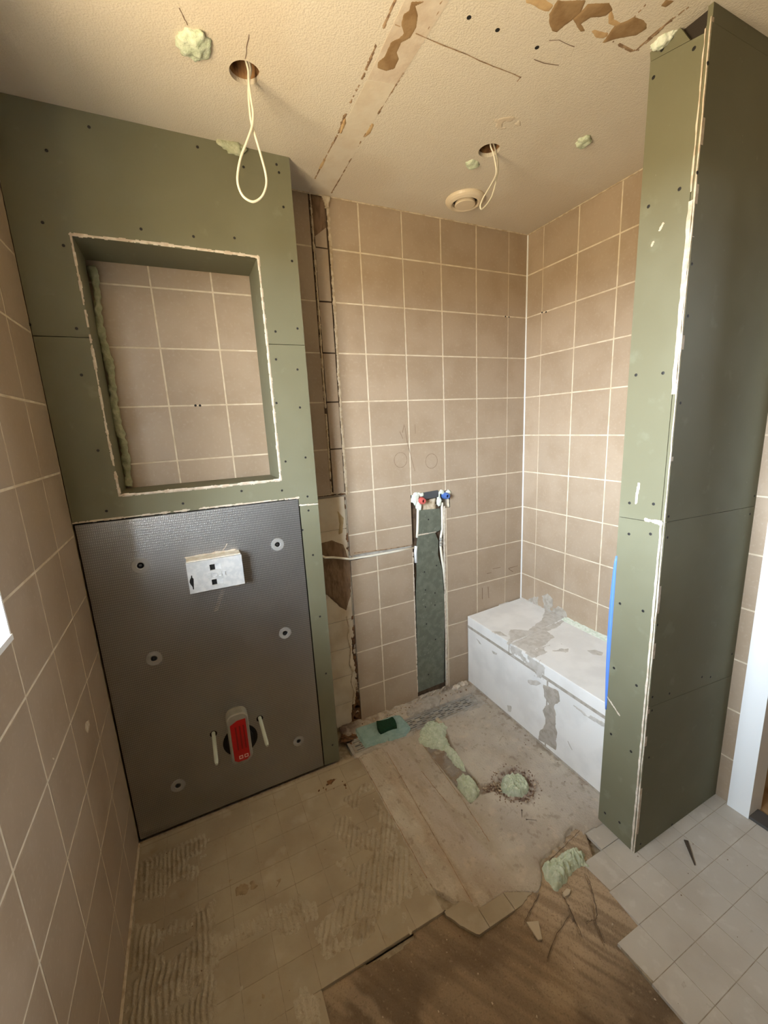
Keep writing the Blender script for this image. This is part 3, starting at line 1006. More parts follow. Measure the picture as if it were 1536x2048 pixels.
# ---- flush housing
hx0, hx1, hz0, hz1, hy = -1.741, -1.560, 0.941, 1.053, -0.245
hous = thing('flush_housing', ((hx0 + hx1) / 2, YB, hz0), 'dusty grey flush access housing standing out of the grey board', 'housing')
build('housing_body', MB().box(hx0 + 0.002, hx1 - 0.002, YB - 0.001, hy + 0.010, hz0 + 0.002, hz1 + 0.001), 'housing_side', hous)
# cover with two recessed grips
gr = [(-1.668, -1.632, 1.012, 1.033), (-1.668, -1.632, 0.957, 0.978)]
mb = MB()
ga, gb = gr[1][0], gr[0][1]
for x0, x1, z0, z1 in ((hx0, gr[0][0], hz0, hz1 - 0.002), (gr[0][1], hx1, hz0, hz1 - 0.002), (gr[0][0], gr[0][1], gr[0][3], hz1 - 0.002), (gr[0][0], gr[0][1], gr[1][3], gr[0][2]), (gr[0][0], gr[0][1], hz0, gr[1][2])):
    mb.box(x0, x1, hy, hy + 0.008, z0, z1)
cover = build('cover', mb, 'housing', hous)
for g in gr:
    build('grip_recess', MB().box(g[0] - 0.001, g[1] + 0.001, hy + 0.007, hy + 0.0095, g[2] - 0.001, g[3] + 0.001), 'black', cover)
    build('grip_tongue', MB().prism([(g[0] + 0.015, g[2]), (g[1], g[2]), (g[1], g[3]), (g[0] + 0.015, g[3])], lambda a, b, d: (a, hy + 0.0075 - d * max(0.0, min(1.0, (a - g[0] - 0.015) / 0.02)), b), 0, 0.006), 'housing', cover)
lens = [tuple(px(365 + x * 0.0846, 1090 + y * 0.0846, 1, hy)[[0, 2]]) for x, y in ((205, 720), (228, 722), (232, 770), (262, 800), (272, 1050), (248, 1050), (238, 990), (190, 930), (166, 880), (175, 820), (200, 775))]
build('release_slit', MB().prism(lens, on_back(hy), -0.001, 0.0006), 'black', cover)
# raised lettering, seen reversed on the dusty cover
fc = bpy.data.curves.new('lettering', 'FONT')
fc.body = 'TECE'
fc.size = 0.024
fc.extrude = 0.0022
fc.space_character = 1.12
to = bpy.data.objects.new('lettering_source', fc)
COL.objects.link(to)
bpy.context.view_layer.update()
tm = bpy.data.meshes.new_from_object(to.evaluated_get(bpy.context.evaluated_depsgraph_get()))
bpy.data.objects.remove(to)
mb = MB()
tx = [v.co.x for v in tm.vertices]
tw = max(tx) - min(tx)
x_r = -1.6140
mb.add([(x_r - (v.co.x - min(tx)) * 0.063 / tw, hy - 0.0006 - v.co.z, 0.9865 + v.co.y) for v in tm.vertices], [tuple(q.vertices) for q in tm.polygons])
# the small mark left of the letters
x_l = -1.693
mb.box(x_l, x_l + 0.0025, hy - 0.0022, hy, 0.9875, 1.004)
mb.box(x_l, x_l + 0.009, hy - 0.0022, hy, 0.9955, 0.998)
mb.box(x_l + 0.0065, x_l + 0.009, hy - 0.0022, hy, 0.9875, 0.9965)
build('lettering', mb, 'housing', cover)
build('pip', MB().lathe([(0.005, 0), (0.005, 0.0008), (0.004, 0.0012)], lambda a, b, h: (-1.697 + a, hy - h, 0.960 + b), 18), 'housing', cover)
strip('plaster_crust', [(hx0, hz1 + 0.003), (hx1, hz1 + 0.004)], 0.006, 0.004, m, 'gypsum', hous, seed=75, rag=0.8)
patch('plaster_crust', [(-1.595, 0.93), (-1.565, 0.932), (-1.575, 0.918), (-1.592, 0.918)], m, 0.004, 'gypsum', hous, seed=76)

# ---- waste outlet cover with red label, threaded rods
waste = thing('waste_cover', (WH[0], YB, 0.205), 'grey capsule-shaped waste cover with a red label', 'pipe cover')
wy = -0.232


def capsule(cx, z0, z1, w, ch, n=5):
    pts = []
    for (sx_, sz_, zc) in ((1, 1, z1), (1, -1, z0), (-1, -1, z0), (-1, 1, z1)):
        L = [(cx + sx_ * (w / 2 - ch * (1 - math.sin(t))), zc - sz_ * ch * 0.95 * (1 - math.cos(t))) for t in np.linspace(0, math.pi / 2, n)]
        if sx_ * sz_ < 0:
            L = L[::-1]
        pts += L
    out = []
    for p in pts:
        if not out or (abs(p[0] - out[-1][0]) + abs(p[1] - out[-1][1])) > 1e-5:
            out.append(p)
    return out


cap = capsule(-1.6485, 0.205, 0.425, 0.080, 0.030)
build('cap', MB().bevelled(cap, on_back(0), -YB - 0.01, -wy, 0.004), 'waste_grey', waste)
build('pipe_end', MB().lathe([(0.05, 0.0), (0.05, 0.012), (0.046, 0.014)], lambda a, b, h: (WH[0] + a, YB + 0.004 - h, WH[1] + b), 28), 'black', waste)
lab = [(-1.6775, 0.228), (-1.664, 0.218), (-1.632, 0.218), (-1.6195, 0.230), (-1.6195, 0.397), (-1.650, 0.397), (-1.6775, 0.383)]
label = build('red_label', MB().prism(lab, on_back(wy), 0.0001, 0.0012), 'red_label', waste)
for x0 in (-1.662, -1.647, -1.633):
    build('print_bar', MB().box(x0, x0 + 0.006, wy - 0.0015, wy - 0.0011, 0.270, 0.372), 'red_dark', label)
for x0 in (-1.660, -1.640):
    mb = MB()
    for r in subtract((x0, x0 + 0.0145, 0.229, 0.2435), [(x0 + 0.003, x0 + 0.0115, 0.232, 0.2405)], mn=0.001):
        mb.box(r[0], r[1], wy - 0.0016, wy - 0.0011, r[2], r[3])
    if not mb.v:
        mb.box(x0, x0 + 0.0145, wy - 0.0016, wy - 0.0011, 0.229, 0.2435)
    build('print_frame', mb, 'label_white', label)
for x, lb in ((-1.738, 'pale sleeved threaded rod left of the red-labelled waste cover'), (-1.563, 'pale sleeved threaded rod right of the red-labelled waste cover')):
    tip = -0.345 if x < -1.6 else -0.345
    rod = thing('threaded_rod', (x, YB, 0.341), lb, 'rod', 'wall-hung toilet rods')
    ths = np.linspace(0, 1, 60)
    build('sleeve', MB().tube([(x, YB + 0.02 + (tip - YB - 0.02) * t, 0.345) for t in ths], [0.0068 + (0.0004 if k % 2 else 0) for k in range(60)], 12), 'rod_plastic', rod)
    build('tip', MB().tube([(x, tip, 0.345), (x, tip - 0.012, 0.345)], [0.0068, 0.0045], 12), 'rod_plastic', rod)

# ================================================================== PARTITION
part = struct(thing('wall_partition', (PX0, PY1, 0), 'green plasterboard partition wall standing into the room', None))
build('core', MB().box(PX0 + 0.014, 0.0, PY1 + 0.014, PY0 - 0.014, 0, CE), 'dark_gap', part)
end = on_right(PX0)      # a=Y, b=Z, off towards -X
fro = on_back(PY1)
build('plasterboard_sheet', MB().prism([(PY1 + 0.013, 0.001), (PY0, 0.006), (PY0, 1.158), (PY1 + 0.013, 1.161)], end, -BT, 0), 'green_board', part)
build('plasterboard_sheet', MB().prism([(PY1 + 0.013, 1.1625), (PY0, 1.1595), (PY0, 2.351), (PY1 + 0.013, 2.322)], end, -BT, 0), 'green_board', part)
build('plasterboard_strip', MB().prism([(PY1 + 0.045, 2.331), (PY0, 2.352), (PY0 + 0.003, CE), (PY1 + 0.07, CE)], end, -BT, -0.0005), 'green_board', part)
build('plasterboard_sheet', MB().prism([(PX0 + 0.002, 0.001), (0.0, 0.001), (0.0, 0.518), (PX0 + 0.002, 0.566)], fro, -BT, 0), 'green_board', part)
build('plasterboard_sheet', MB().prism([(PX0 + 0.002, 0.5675), (0.0, 0.5195), (0.0, 1.1505), (PX0 + 0.002, 1.166)], fro, -BT, 0), 'green_board', part)
build('plasterboard_sheet', MB().prism([(PX0 + 0.002, 1.1675), (0.0, 1.152), (0.0, 2.335), (PX0 + 0.002, 2.335)], fro, -BT, 0), 'green_board', part)
build('plasterboard_strip', MB().prism([(PX0 + 0.004, 2.3365), (0.0, 2.3365), (0.0, CE), (PX0 + 0.004, CE)], fro, -BT, -0.001), 'green_board', part)
build('plasterboard_sheet', MB().box(PX0 + 0.0135, 0, PY0 - BT, PY0 - 0.0005, 0.0, CE), 'green_board', part)
# raw board edges along the corner
zc = np.linspace(0.0, 2.33, 60)


def edge_board(name, y0, y1, seed, z0, z1, proud):
    mb = MB()
    Z = np.linspace(z0, z1, 90)
    n1 = (vn(Z, Z * 0 + 3, 0.05, seed) - 0.5)
    n2 = (vn(Z, Z * 0 + 9, 0.02, seed + 1) - 0.5)
    v = []
    for k, z in enumerate(Z):
        a = y0 + n1[k] * 0.002
        b = y1 + n2[k] * 0.0025
        v += [(PX0 - proud - 0.001 * n2[k], a, z), (PX0 - proud + 0.001 * n1[k], b, z), (PX0 + 0.01, b, z), (PX0 + 0.01, a, z)]
    f = [(4 * k + i, 4 * k + (i + 1) % 4, 4 * k + 4 + (i + 1) % 4, 4 * k + 4 + i) for k in range(len(Z) - 1) for i in range(4)]
    mb.add(v, f)
    return build(name, mb, 'gypsum', part)


edge_board('raw_edge', PY1 + 0.0005, PY1 + 0.0035, 81, 0.0, 2.345, 0.0012)
edge_board('raw_edge', PY1 + 0.0075, PY1 + 0.0135, 83, 0.0, 1.16, 0.0008)
edge_board('raw_edge', PY1 + 0.0045, PY1 + 0.0150, 85, 1.52, 1.98, 0.0010)
edge_board('raw_edge', PY1 + 0.0100, PY1 + 0.0135, 87, 2.0, 2.33, 0.0006)
strip('plaster_edge', [(PY1 + 0.014, 1.163), (PY1 + 0.055, 1.1645)], 0.008, 0.002, end, 'gypsum', part, seed=88)
strip('paint_chip', [(PY1 + 0.10, 1.915), (PY1 + 0.075, 1.955)], 0.006, 0.001, end, 'gypsum', part, seed=89, gaps=0.4)
strip('paint_chip', [(PY1 + 0.09, 1.20), (PY1 + 0.085, 1.27)], 0.006, 0.001, end, 'gypsum', part, seed=90, gaps=0.45)
strip('paint_chip', [(PY0 - 0.002, 0.52), (PY0 - 0.05, 0.48)], 0.004, 0.001, end, 'gypsum', part, seed=91, gaps=0.3)
dots('screw', [(1388, 97), (1324, 99), (1307, 155), (1359, 378), (1297, 413), (1326, 746), (1272, 750), (1259, 1006), (1307, 1008), (1258, 1068), (1301, 1068), (1240, 1207), (1286, 1222),
               (1228, 1336), (1273, 1371), (1222, 1468), (1262, 1503), (1210, 1626), (1239, 1645)], 0, PX0, on_right(), 0.0045, 'screw', part)
dots('screw', [(1416, 126), (1395, 345), (1384, 528), (1376, 632), (1361, 806), (1509, 992), (1337, 1033), (1500, 1028), (1335, 1075), (1464, 1308), (1315, 1250), (1404, 1354), (1421, 1354),
               (1339, 1387), (1305, 1394), (1304, 1421), (1298, 1515), (1344, 1649), (1281, 1688)], 1, PY1, on_back(), 0.004, 'screw', part)

# blue film peeling off the back edge of the partition
mb = MB()
Zs = np.linspace(0.47, 1.03, 30)
v = []
for z in Zs:
    t = (z - 0.47) / 0.56
    o = 0.010 * max(0.0, math.sin(math.pi * (1 - t) ** 0.8)) ** 0.8
    v += [(PX0 + 0.001, PY0 - 0.004, z), (PX0 - 0.002, PY0 + o, z), (PX0 + 0.03, PY0 + o + 0.004, z)]
mb.add(v, [(3 * k + i, 3 * k + i + 1, 3 * k + 4 + i, 3 * k + 3 + i) for k in range(29) for i in range(2)])
bf = tag(build('blue_film', mb, 'blue_film', None, smooth=True), 'strip of blue film bulging behind the green partition above the bench', 'film')
sm = bf.modifiers.new('thickness', 'SOLIDIFY')
sm.thickness = 0.0008

# ================================================================== BENCH
bench = thing('shower_bench', (-0.2, -0.46, 0), 'white masonry shower bench with mortar joints in the tiled corner', 'bench')
BXF = -0.393
EB = -0.918


def top_z(x):
    return 0.412 + (x - BXF) / (0 - BXF) * 0.018


def slab(y0, y1, z0):
    mb = MB()
    prof = [(BXF, z0), (-0.003, z0), (-0.003, top_z(0)), (BXF + 0.002, top_z(BXF)), (BXF, top_z(BXF) - 0.002)]
    mb.prism(prof, lambda a, b, d: (a, d, b), y0, y1)
    return mb


build('top_block', slab(-0.006, -0.330, 0.3585), 'block_white', bench)
build('top_block', slab(-0.336, EB, 0.357), 'block_white', bench)
build('front_block', MB().box(BXF, BXF + 0.07, -0.008, -0.571, 0.012, 0.3445), 'block_white', bench)
build('front_block', MB().box(BXF, BXF + 0.07, -0.580, EB, 0.012, 0.346), 'block_white', bench)
mo = MB().box(BXF - 0.0005, -0.004, -0.001, EB, 0.344, 0.359).box(BXF + 0.0004, BXF + 0.06, -0.570, -0.581, 0.0, 0.35).box(BXF + 0.0004, -0.004, -0.328, -0.338, 0.36, 0.409)
mo.box(BXF + 0.002, BXF + 0.06, -0.0, -0.009, 0.0, 0.41).box(BXF - 0.004, BXF + 0.06, -0.002, EB, 0.0, 0.013)
mo.prism([(BXF + 0.003, 0.409), (-0.004, 0.4265), (-0.004, 0.36), (BXF + 0.003, 0.36)], lambda a, b, d: (a, d, b), -0.328, -0.338)
build('mortar_joint', mo, 'mortar', bench)
bfm = on_right(BXF)


def on_bench(a, b, h):
    return (a, b, 0.412 + (a - BXF) / (0 - BXF) * 0.018 + h)


c5 = lambda L: [tuple(px(900 + x * 0.2214, 1160 + y * 0.2214, 2, 0.42)[:2]) for x, y in L]
f5 = lambda L: [tuple(px(900 + x * 0.2214, 1160 + y * 0.2214, 0, BXF)[[1, 2]]) for x, y in L]
patch('mortar_smear', c5([(520, 560), (540, 440), (700, 450), (830, 370), (860, 280), (1050, 345), (900, 420), (540, 555)]), on_bench, 0.0012, 'mortar_thin', bench, seed=101, rag=0.012)
patch('mortar_smear', c5([(545, 560), (1060, 360), (1000, 410), (890, 470), (930, 520), (900, 560), (760, 620), (830, 660), (780, 680), (640, 610)]), on_bench, 0.0012, 'mortar_thin', bench, seed=102, rag=0.014)
patch('mortar_smear', c5([(680, 640), (980, 560), (1080, 620), (1070, 650), (900, 640), (760, 700)]), on_bench, 0.0008, 'mortar_thin', bench, seed=103, thr=0.52, nscale=0.04)
patch('mortar_smear', c5([(1235, 640), (1310, 640), (1385, 665), (1370, 690), (1290, 680)]), on_bench, 0.001, 'mortar_thin', bench, seed=104, rag=0.004)
patch('mortar_smear', c5([(1020, 625), (1070, 620), (1075, 645), (1040, 655)]), on_bench, 0.0012, 'mortar_thin', bench, seed=105, rag=0.004)
patch('mortar_smear', c5([(380, 450), (450, 455), (520, 500), (450, 490)]), on_bench, 0.001, 'mortar_thin', bench, seed=106, rag=0.006)
patch('mortar_smear', c5([(400, 215), (480, 180), (520, 205), (450, 235)]), on_bench, 0.002, 'mortar_thin', bench, seed=107, rag=0.006)
patch('mortar_smear', c5([(620, 150), (1070, 350), (1050, 362), (610, 165)]), on_bench, 0.004, 'mortar_thin', bench, seed=108, rag=0.006)
patch('mortar_smear', f5([(845, 950), (905, 960), (985, 1000), (985, 1090), (945, 1120), (955, 1290), (970, 1380), (955, 1536), (800, 1440), (810, 1370), (870, 1290), (840, 1180), (890, 1120), (850, 1050)]), bfm, 0.002, 'mortar', bench, seed=111, rag=0.008, bumps=0.5)
patch('mortar_smear', f5([(700, 900), (800, 910), (830, 940), (780, 960), (700, 930)]), bfm, 0.0015, 'mortar_thin', bench, seed=112, rag=0.006)
patch('mortar_smear', f5([(580, 720), (850, 850), (900, 920), (740, 860), (600, 770)]), bfm, 0.001, 'mortar_thin', bench, seed=113, thr=0.45, nscale=0.04)
patch('mortar_smear', f5([(540, 590), (620, 620), (860, 790), (850, 860), (545, 680)]), bfm, 0.001, 'mortar_thin', bench, seed=117, thr=0.42, nscale=0.04)
patch('mortar_smear', f5([(230, 520), (260, 545), (290, 590), (265, 575)]), bfm, 0.001, 'mortar_thin', bench, seed=114, rag=0.003)
patch('mortar_smear', f5([(515, 1130), (555, 1140), (550, 1190), (520, 1190)]), bfm, 0.001, 'mortar_thin', bench, seed=115, rag=0.005)
patch('mortar_smear', f5([(380, 640), (430, 660), (420, 680), (390, 665)]), bfm, 0.001, 'mortar_thin', bench, seed=116, rag=0.003)
patch('mortar_smear', f5([(1100, 1120), (1400, 1300), (1390, 1330), (1200, 1210)]), bfm, 0.001, 'mortar_thin', bench, seed=118, thr=0.4, nscale=0.03)
line('scratch', f5([(1065, 1455), (1085, 1500), (1105, 1536)]), 0.003, bfm, 'mortar', bench)
line('scratch', f5([(805, 780), (808, 735), (820, 720)]), 0.002, bfm, 'mortar', bench)
tag(hfield('foam_fillet', -0.60, -0.32, -0.035, 0.0, 0.003,
           lambda A, B: np.where((B > -0.022 - 0.016 * fbm(A, B, 0.05, 7)), 0.012 * (1 + (B / 0.03)) * (0.6 + 0.8 * fbm(A, B, 0.02, 3)), -0.001),
           lambda a, b, h: (b, a, 0.430 + b * 0.05 + h), 'foam_white'), 'pale foam bead between bench top and right tiled wall', 'foam')

# ================================================================== FLOOR
floor = struct(build('floor', MB().box(-2.4, 0.05, YF - 0.2, 0.25, -0.15, -0.02), 'floor_grout'), 'stripped bathroom floor of old tiles, adhesive and bare screed')
PT = 0.098
fx = lambda k: -1.75 + PT * k
fy = lambda k: -0.51 - PT * k
SHOWER = [(-1.165, 0.05), (-0.38, 0.05), (-0.38, -0.93), (-0.56, -0.925), (-0.64, -0.928), (-0.72, -0.935), (-0.80, -0.945), (-0.865, -0.985), (-0.96, -0.935), (-1.07, -0.935), (-1.165, -0.80)]
BROWN = [(-1.556, -0.907), (-1.455, -0.904), (-1.36, -0.928), (-1.26, -0.926), (-1.258, -0.90), (-1.165, -0.908), (-1.14, -0.952), (-1.105, -0.999), (-0.966, -1.005),
         (-0.868, -0.985), (-0.80, -0.94), (-0.60, -0.915), (-0.575, -0.92), (-0.63, -1.0), (-0.664, -1.065), (-0.671, -1.19), (-0.756, -1.204), (-0.768, -1.40), (-0.768, -2.0), (-1.556, -2.0)]
# tiles are kept off the bare areas; broken ones are cut to their ragged outline
n_tile = 0
mbg = MB()


def clip_poly(rect, keepfn):
    pass


for i in range(-4, 20):
    for j in range(-5, 15):
        a0, a1 = fx(i) + 0.0007, fx(i + 1) - 0.0007
        b1, b0 = fy(j) - 0.0007, fy(j + 1) + 0.0007
        a0, a1 = max(a0, XL + 0.004), min(a1, 0.02)
        if a1 - a0 < 0.01 or b1 < -1.72 or b0 > -0.19:
            continue
        b1 = min(b1, -0.2) if a1 < -1.15 else b1
        ca, cb = (a0 + a1) / 2, (b0 + b1) / 2
        # under partition / bench / shower
        if PX0 + 0.02 < ca and cb > PY1 + 0.03:
            continue
        if float(sdpoly(np.array(ca), np.array(cb), SHOWER)) > 0.01:
            continue
        d = sdpoly(np.array([a0, a1, a1, a0, ca]), np.array([b0, b0, b1, b1, cb]), BROWN)
        grey = ca > -0.80
        if d.max() < 0.012 and d[4] < 0:
            tile_piece((a0, a1, b0, b1), FR_FLOOR, 0.011, 'floor_tile_grey' if grey else 'floor_tile', floor, bev=0.0006)
        elif d[4] > 0.0:
            continue
        else:
            # broken tile: keep the part outside the bare area, with a ragged break line
            n = 14
            g = [(a0 + (a1 - a0) * s, b1) for s in np.linspace(0, 1, n)]
            low = []
            for s in np.linspace(1, 0, n):
                a = a0 + (a1 - a0) * s
                bb = np.linspace(b1, b0, 40)
                dd = sdpoly(np.full(40, a), bb, BROWN) + (rnd.random() - 0.5) * 0.004
                ok = bb[dd < 0]
                low.append((a, float(ok.min()) if len(ok) else b1 - 0.004))
            mb = MB().prism(g + low, on_floor(), -0.011, 0.0)
            build('broken_tile', mb, 'floor_tile_grey' if grey else 'floor_tile', floor)
# joint filling under the tile field
mbg = MB().box(XL, -1.155, -0.19, -0.90, -0.02, -0.0008).box(XL, -1.557, -0.90, YF, -0.02, -0.0008).box(-0.769, 0.05, -1.207, YF, -0.02, -0.0008).box(-0.668, 0.05, -1.06, -1.207, -0.02, -0.0008).box(-0.49, 0.05, -0.93, -1.07, -0.02, -0.0008).box(-1.557, -1.155, -0.89, -0.90, -0.02, -0.002)
build('joint_filling', mbg, 'floor_grout', floor)

# stain colours of the bare floor; darker in channel, at bench and wall foot
c_pale = np.array(lin(194, 187, 173)) * 1.08
c_beige = np.array(lin(178, 169, 154)) * 1.08
c_brown = np.array(lin(154, 138, 117)) * 1.08
c_dark = np.array(lin(116, 94, 72)) * 1.08
c_pink = np.array(lin(181, 172, 163)) * 1.08
c_grey = np.array(lin(168, 160, 150)) * 1.08
c_rust = np.array(lin(152, 124, 98)) * 1.08
c_maroon = np.array(lin(104, 76, 66)) * 1.08


def mixn(c, c2, m_):
    m_ = np.clip(m_, 0, 1)[..., None]
    return c * (1 - m_) + c2 * m_


FOAM_A = [(-0.885, -0.275), (-0.847, -0.20), (-0.76, -0.17), (-0.71, -0.20), (-0.70, -0.255), (-0.745, -0.30), (-0.755, -0.345), (-0.80, -0.36), (-0.83, -0.335)]
FOAM_B = [(-0.80, -0.345), (-0.765, -0.335), (-0.755, -0.40), (-0.765, -0.47), (-0.785, -0.50), (-0.805, -0.47), (-0.80, -0.40)]
FOAM_C = [(-0.838, -0.52), (-0.80, -0.51), (-0.785, -0.55), (-0.79, -0.61), (-0.83, -0.64), (-0.868, -0.63), (-0.865, -0.565)]
CH_L = [(-0.872, -0.27), (-0.70, -0.20), (-0.75, -0.35), (-0.778, -0.50), (-0.772, -0.62), (-0.865, -0.645), (-0.868, -0.50)]
CH_T = [(-0.80, -0.585), (-0.70, -0.615), (-0.69, -0.66), (-0.80, -0.635)]
RING = (-0.654, -0.660, 0.060)
PIT2 = [(-0.835, -0.99), (-0.80, -0.93), (-0.68, -0.915), (-0.60, -0.895), (-0.57, -0.92), (-0.63, -1.03), (-0.80, -1.03)]


def screed_h(A, B):
    h = 0.0015 + 0.0022 * (fbm(A, B, 0.12, 1) - 0.5) + 0.0018 * (fbm(A, B, 0.02, 2) - 0.5)
    wob = (fbm(A, B, 0.05, 8) - 0.5) * 0.03
    # raised screed strip edges running away from the viewer
    h += 0.0035 * sstep(0.0, 0.006, (A + wob * 0.5) - (-1.055 + 0.02 * (B + 0.4)))
    h -= 0.0022 * sstep(0.0, 0.004, (A + wob * 0.25) - (-0.955 - 0.05 * (B + 0.4))) * (B > -0.8)
    h += 0.0018 * sstep(0.0, 0.003, A - (-0.872 + 0.01 * B))
    rid = np.sin((A + 0.25 * B) * 2 * np.pi / 0.012) * 0.0006
    h += rid * sstep(0.5, 0.6, fbm(A, B, 0.09, 23)) * (A < -0.87)
    rub = (fbm(A, B, 0.012, 5) - 0.5)
    d = np.maximum(sdpoly(A, B, CH_L), sdpoly(A, B, CH_T) + (fbm(A, B, 0.02, 6) - 0.5) * 0.02)
    h = np.where(d > -0.004, h - 0.010 * sstep(-0.001, 0.003, d) + 0.012 * rub * sstep(-0.004, 0.004, d), h)
    r = np.hypot(A - RING[0], B - RING[1]) + (fbm(A, B, 0.03, 9) - 0.5) * 0.03
    m1 = sstep(0.082, 0.066, r)
    h = h - 0.010 * m1 + 0.016 * rub * m1
    d2 = sdpoly(A, B, PIT2) + (fbm(A, B, 0.02, 10) - 0.5) * 0.02
    h = h - 0.010 * sstep(0, 0.006, d2) + 0.010 * rub * sstep(-0.01, 0.01, d2)
    # rough debris fringe along the bench and back wall
    fr = sstep(-0.47, -0.40, A) * (fbm(A, B, 0.025, 12) > 0.52)
    h = h + 0.005 * fr * (fbm(A, B, 0.008, 13))
    fb = sstep(-0.10, -0.03, B)
    h = h + fb * 0.016 * fbm(A, B, 0.03, 14)
    o = sdpoly(A, B, SHOWER)
    h = np.where(o < 0.004, h - 0.004 * sstep(0.004, -0.006, o), h)
    # the drain lies in its own recess
    dr = (A > -1.185) & (A < -0.435) & (B < -0.098) & (B > -0.202)
    h = np.where(dr, -0.018, h)
    return np.where(o < -0.012, -1, h)


def screed_c(A, B, Hh):
    c = np.repeat(c_beige[None], len(A), 0)
    c = mixn(c, c_pale, sstep(0.35, 0.65, fbm(A, B, 0.18, 31)))
    c = mixn(c, c_pink, sstep(-1.07, -1.02, A) * sstep(-0.94, -0.97, A + 0.05 * (B + 0.4)) * 0.75)
    c = mixn(c, c_rust, sstep(0.03, 0.0, np.abs(A - (-1.085 - 0.05 * (B + 0.4)) + (fbm(A, B, 0.08, 33) - 0.5) * 0.06)) * 0.4 * sstep(-0.25, -0.45, B))
    st = fbm(A * 0.98 + B * 0.1, B * 0.22, 0.022, 37)
    c = mixn(c, c_brown, sstep(0.5, 0.72, st) * 0.35 * (A < -0.86))
    c = mixn(c, c_brown, sstep(0.5, 0.75, fbm(A, B, 0.10, 34)) * 0.35)
    c = mixn(c, c_grey, sstep(-0.88, -0.78, A) * sstep(0.3, 0.6, fbm(A, B, 0.13, 35)) * 0.6)
    c = mixn(c, c_dark, sstep(0.68, 0.76, fbm(A, B, 0.016, 36)) * 0.35)
    d = np.maximum(sdpoly(A, B, CH_L), sdpoly(A, B, CH_T))
    c = mixn(c, c_dark, sstep(-0.004, 0.004, d) * 0.7)
    c = mixn(c, c_grey * 0.7, sstep(0.0, 0.006, sdpoly(A, B, CH_L)) * sstep(0.4, 0.6, fbm(A, B, 0.04, 38)))
    r = np.hypot(A - RING[0], B - RING[1]) + (fbm(A, B, 0.03, 9) - 0.5) * 0.05
    c = mixn(c, c_maroon, sstep(0.098, 0.070, r) * (0.25 + 0.6 * sstep(0.4, 0.65, fbm(A, B, 0.012, 39))))
    c = mixn(c, c_brown, sstep(-0.03, 0.02, sdpoly(A, B, PIT2) + (fbm(A, B, 0.03, 42) - 0.5) * 0.04) * 0.6)
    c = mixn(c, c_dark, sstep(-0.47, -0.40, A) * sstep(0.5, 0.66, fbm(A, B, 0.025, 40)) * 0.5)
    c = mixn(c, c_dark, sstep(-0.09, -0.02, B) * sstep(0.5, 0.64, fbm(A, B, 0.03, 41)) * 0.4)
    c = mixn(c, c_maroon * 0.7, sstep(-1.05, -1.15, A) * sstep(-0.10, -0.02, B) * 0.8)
    # edge towards the bare brown floor is dirty
    c = mixn(c, c_brown, sstep(-0.80, -0.98, B + 0.12 * (A + 0.8)) * 0.45)
    return c


hfield('screed', -1.185, -0.375, -1.07, 0.03, 0.004, screed_h, on_floor(), 'screed', floor, cut=-0.03, color=screed_c)


def brown_h(A, B):
    o = sdpoly(A, B, BROWN)
    h = -0.011 + 0.0035 * (fbm(A, B, 0.10, 51) - 0.5) + 0.003 * (fbm(A, B, 0.02, 52) - 0.5)
    h += 0.0016 * (fbm(A * 0.87 + B * 0.5, (B * 0.87 - A * 0.5) * 0.12, 0.02, 53) - 0.5)
    # thin plates of screed still stuck near the foam
    pl = sstep(-1.20, -1.10, B + 0.10 * (A + 0.8)) * sstep(-1.0, -0.93, A)
    h += 0.009 * pl * (0.85 + 0.3 * fbm(A, B, 0.05, 55))
    for L in ([(-0.80, -1.03), (-0.82, -1.08), (-0.845, -1.14)], [(-0.69, -1.03), (-0.72, -1.08), (-0.775, -1.13), (-0.80, -1.18)], [(-0.868, -1.0), (-0.965, -1.037)],
              [(-0.83, -1.085), (-0.90, -1.10), (-0.97, -1.13)], [(-0.775, -1.13), (-0.80, -1.12)]):
        h -= 0.008 * sstep(0.004, 0.001, sdline(A, B, L) + (fbm(A, B, 0.01, 57) - 0.5) * 0.002)
    return np.where(o < -0.012, -1, h)


def brown_c(A, B, Hh):
    c = np.repeat(np.array(lin(142, 122, 97))[None], len(A), 0)
    U, V_ = A * 0.87 + B * 0.5, B * 0.87 - A * 0.5
    st = fbm(U, V_ * 0.07, 0.011, 61, 3)
    c = mixn(c, np.array(lin(108, 90, 68)), sstep(0.35, 0.70, st) * 0.5)
    big = fbm(A, B, 0.16, 62, 4)
    c = mixn(c, np.array(lin(90, 73, 53)), sstep(0.36, 0.62, big) * 0.7 * sstep(0.45, 0.62, -B - 0.5 + 0.3 * (-A - 1.0)))
    hi = sstep(-1.04, -0.88, A + 0.1 * (fbm(A, B, 0.1, 66) - 0.5)) * sstep(-1.34, -1.16, B + 0.08 * (fbm(A, B, 0.06, 67) - 0.5))
    c = mixn(c, np.array(lin(182, 160, 132)), hi * (0.85 - 0.5 * sstep(0.45, 0.65, st)))
    c = mixn(c, np.array(lin(178, 158, 132)), sstep(0.6, 0.75, fbm(U, V_ * 0.3, 0.04, 63)) * 0.4)
    return c


hfield('bare_screed', -1.60, -0.55, -1.95, -0.88, 0.005, brown_h, on_floor(), 'bare', floor, cut=-0.05, color=brown_c)


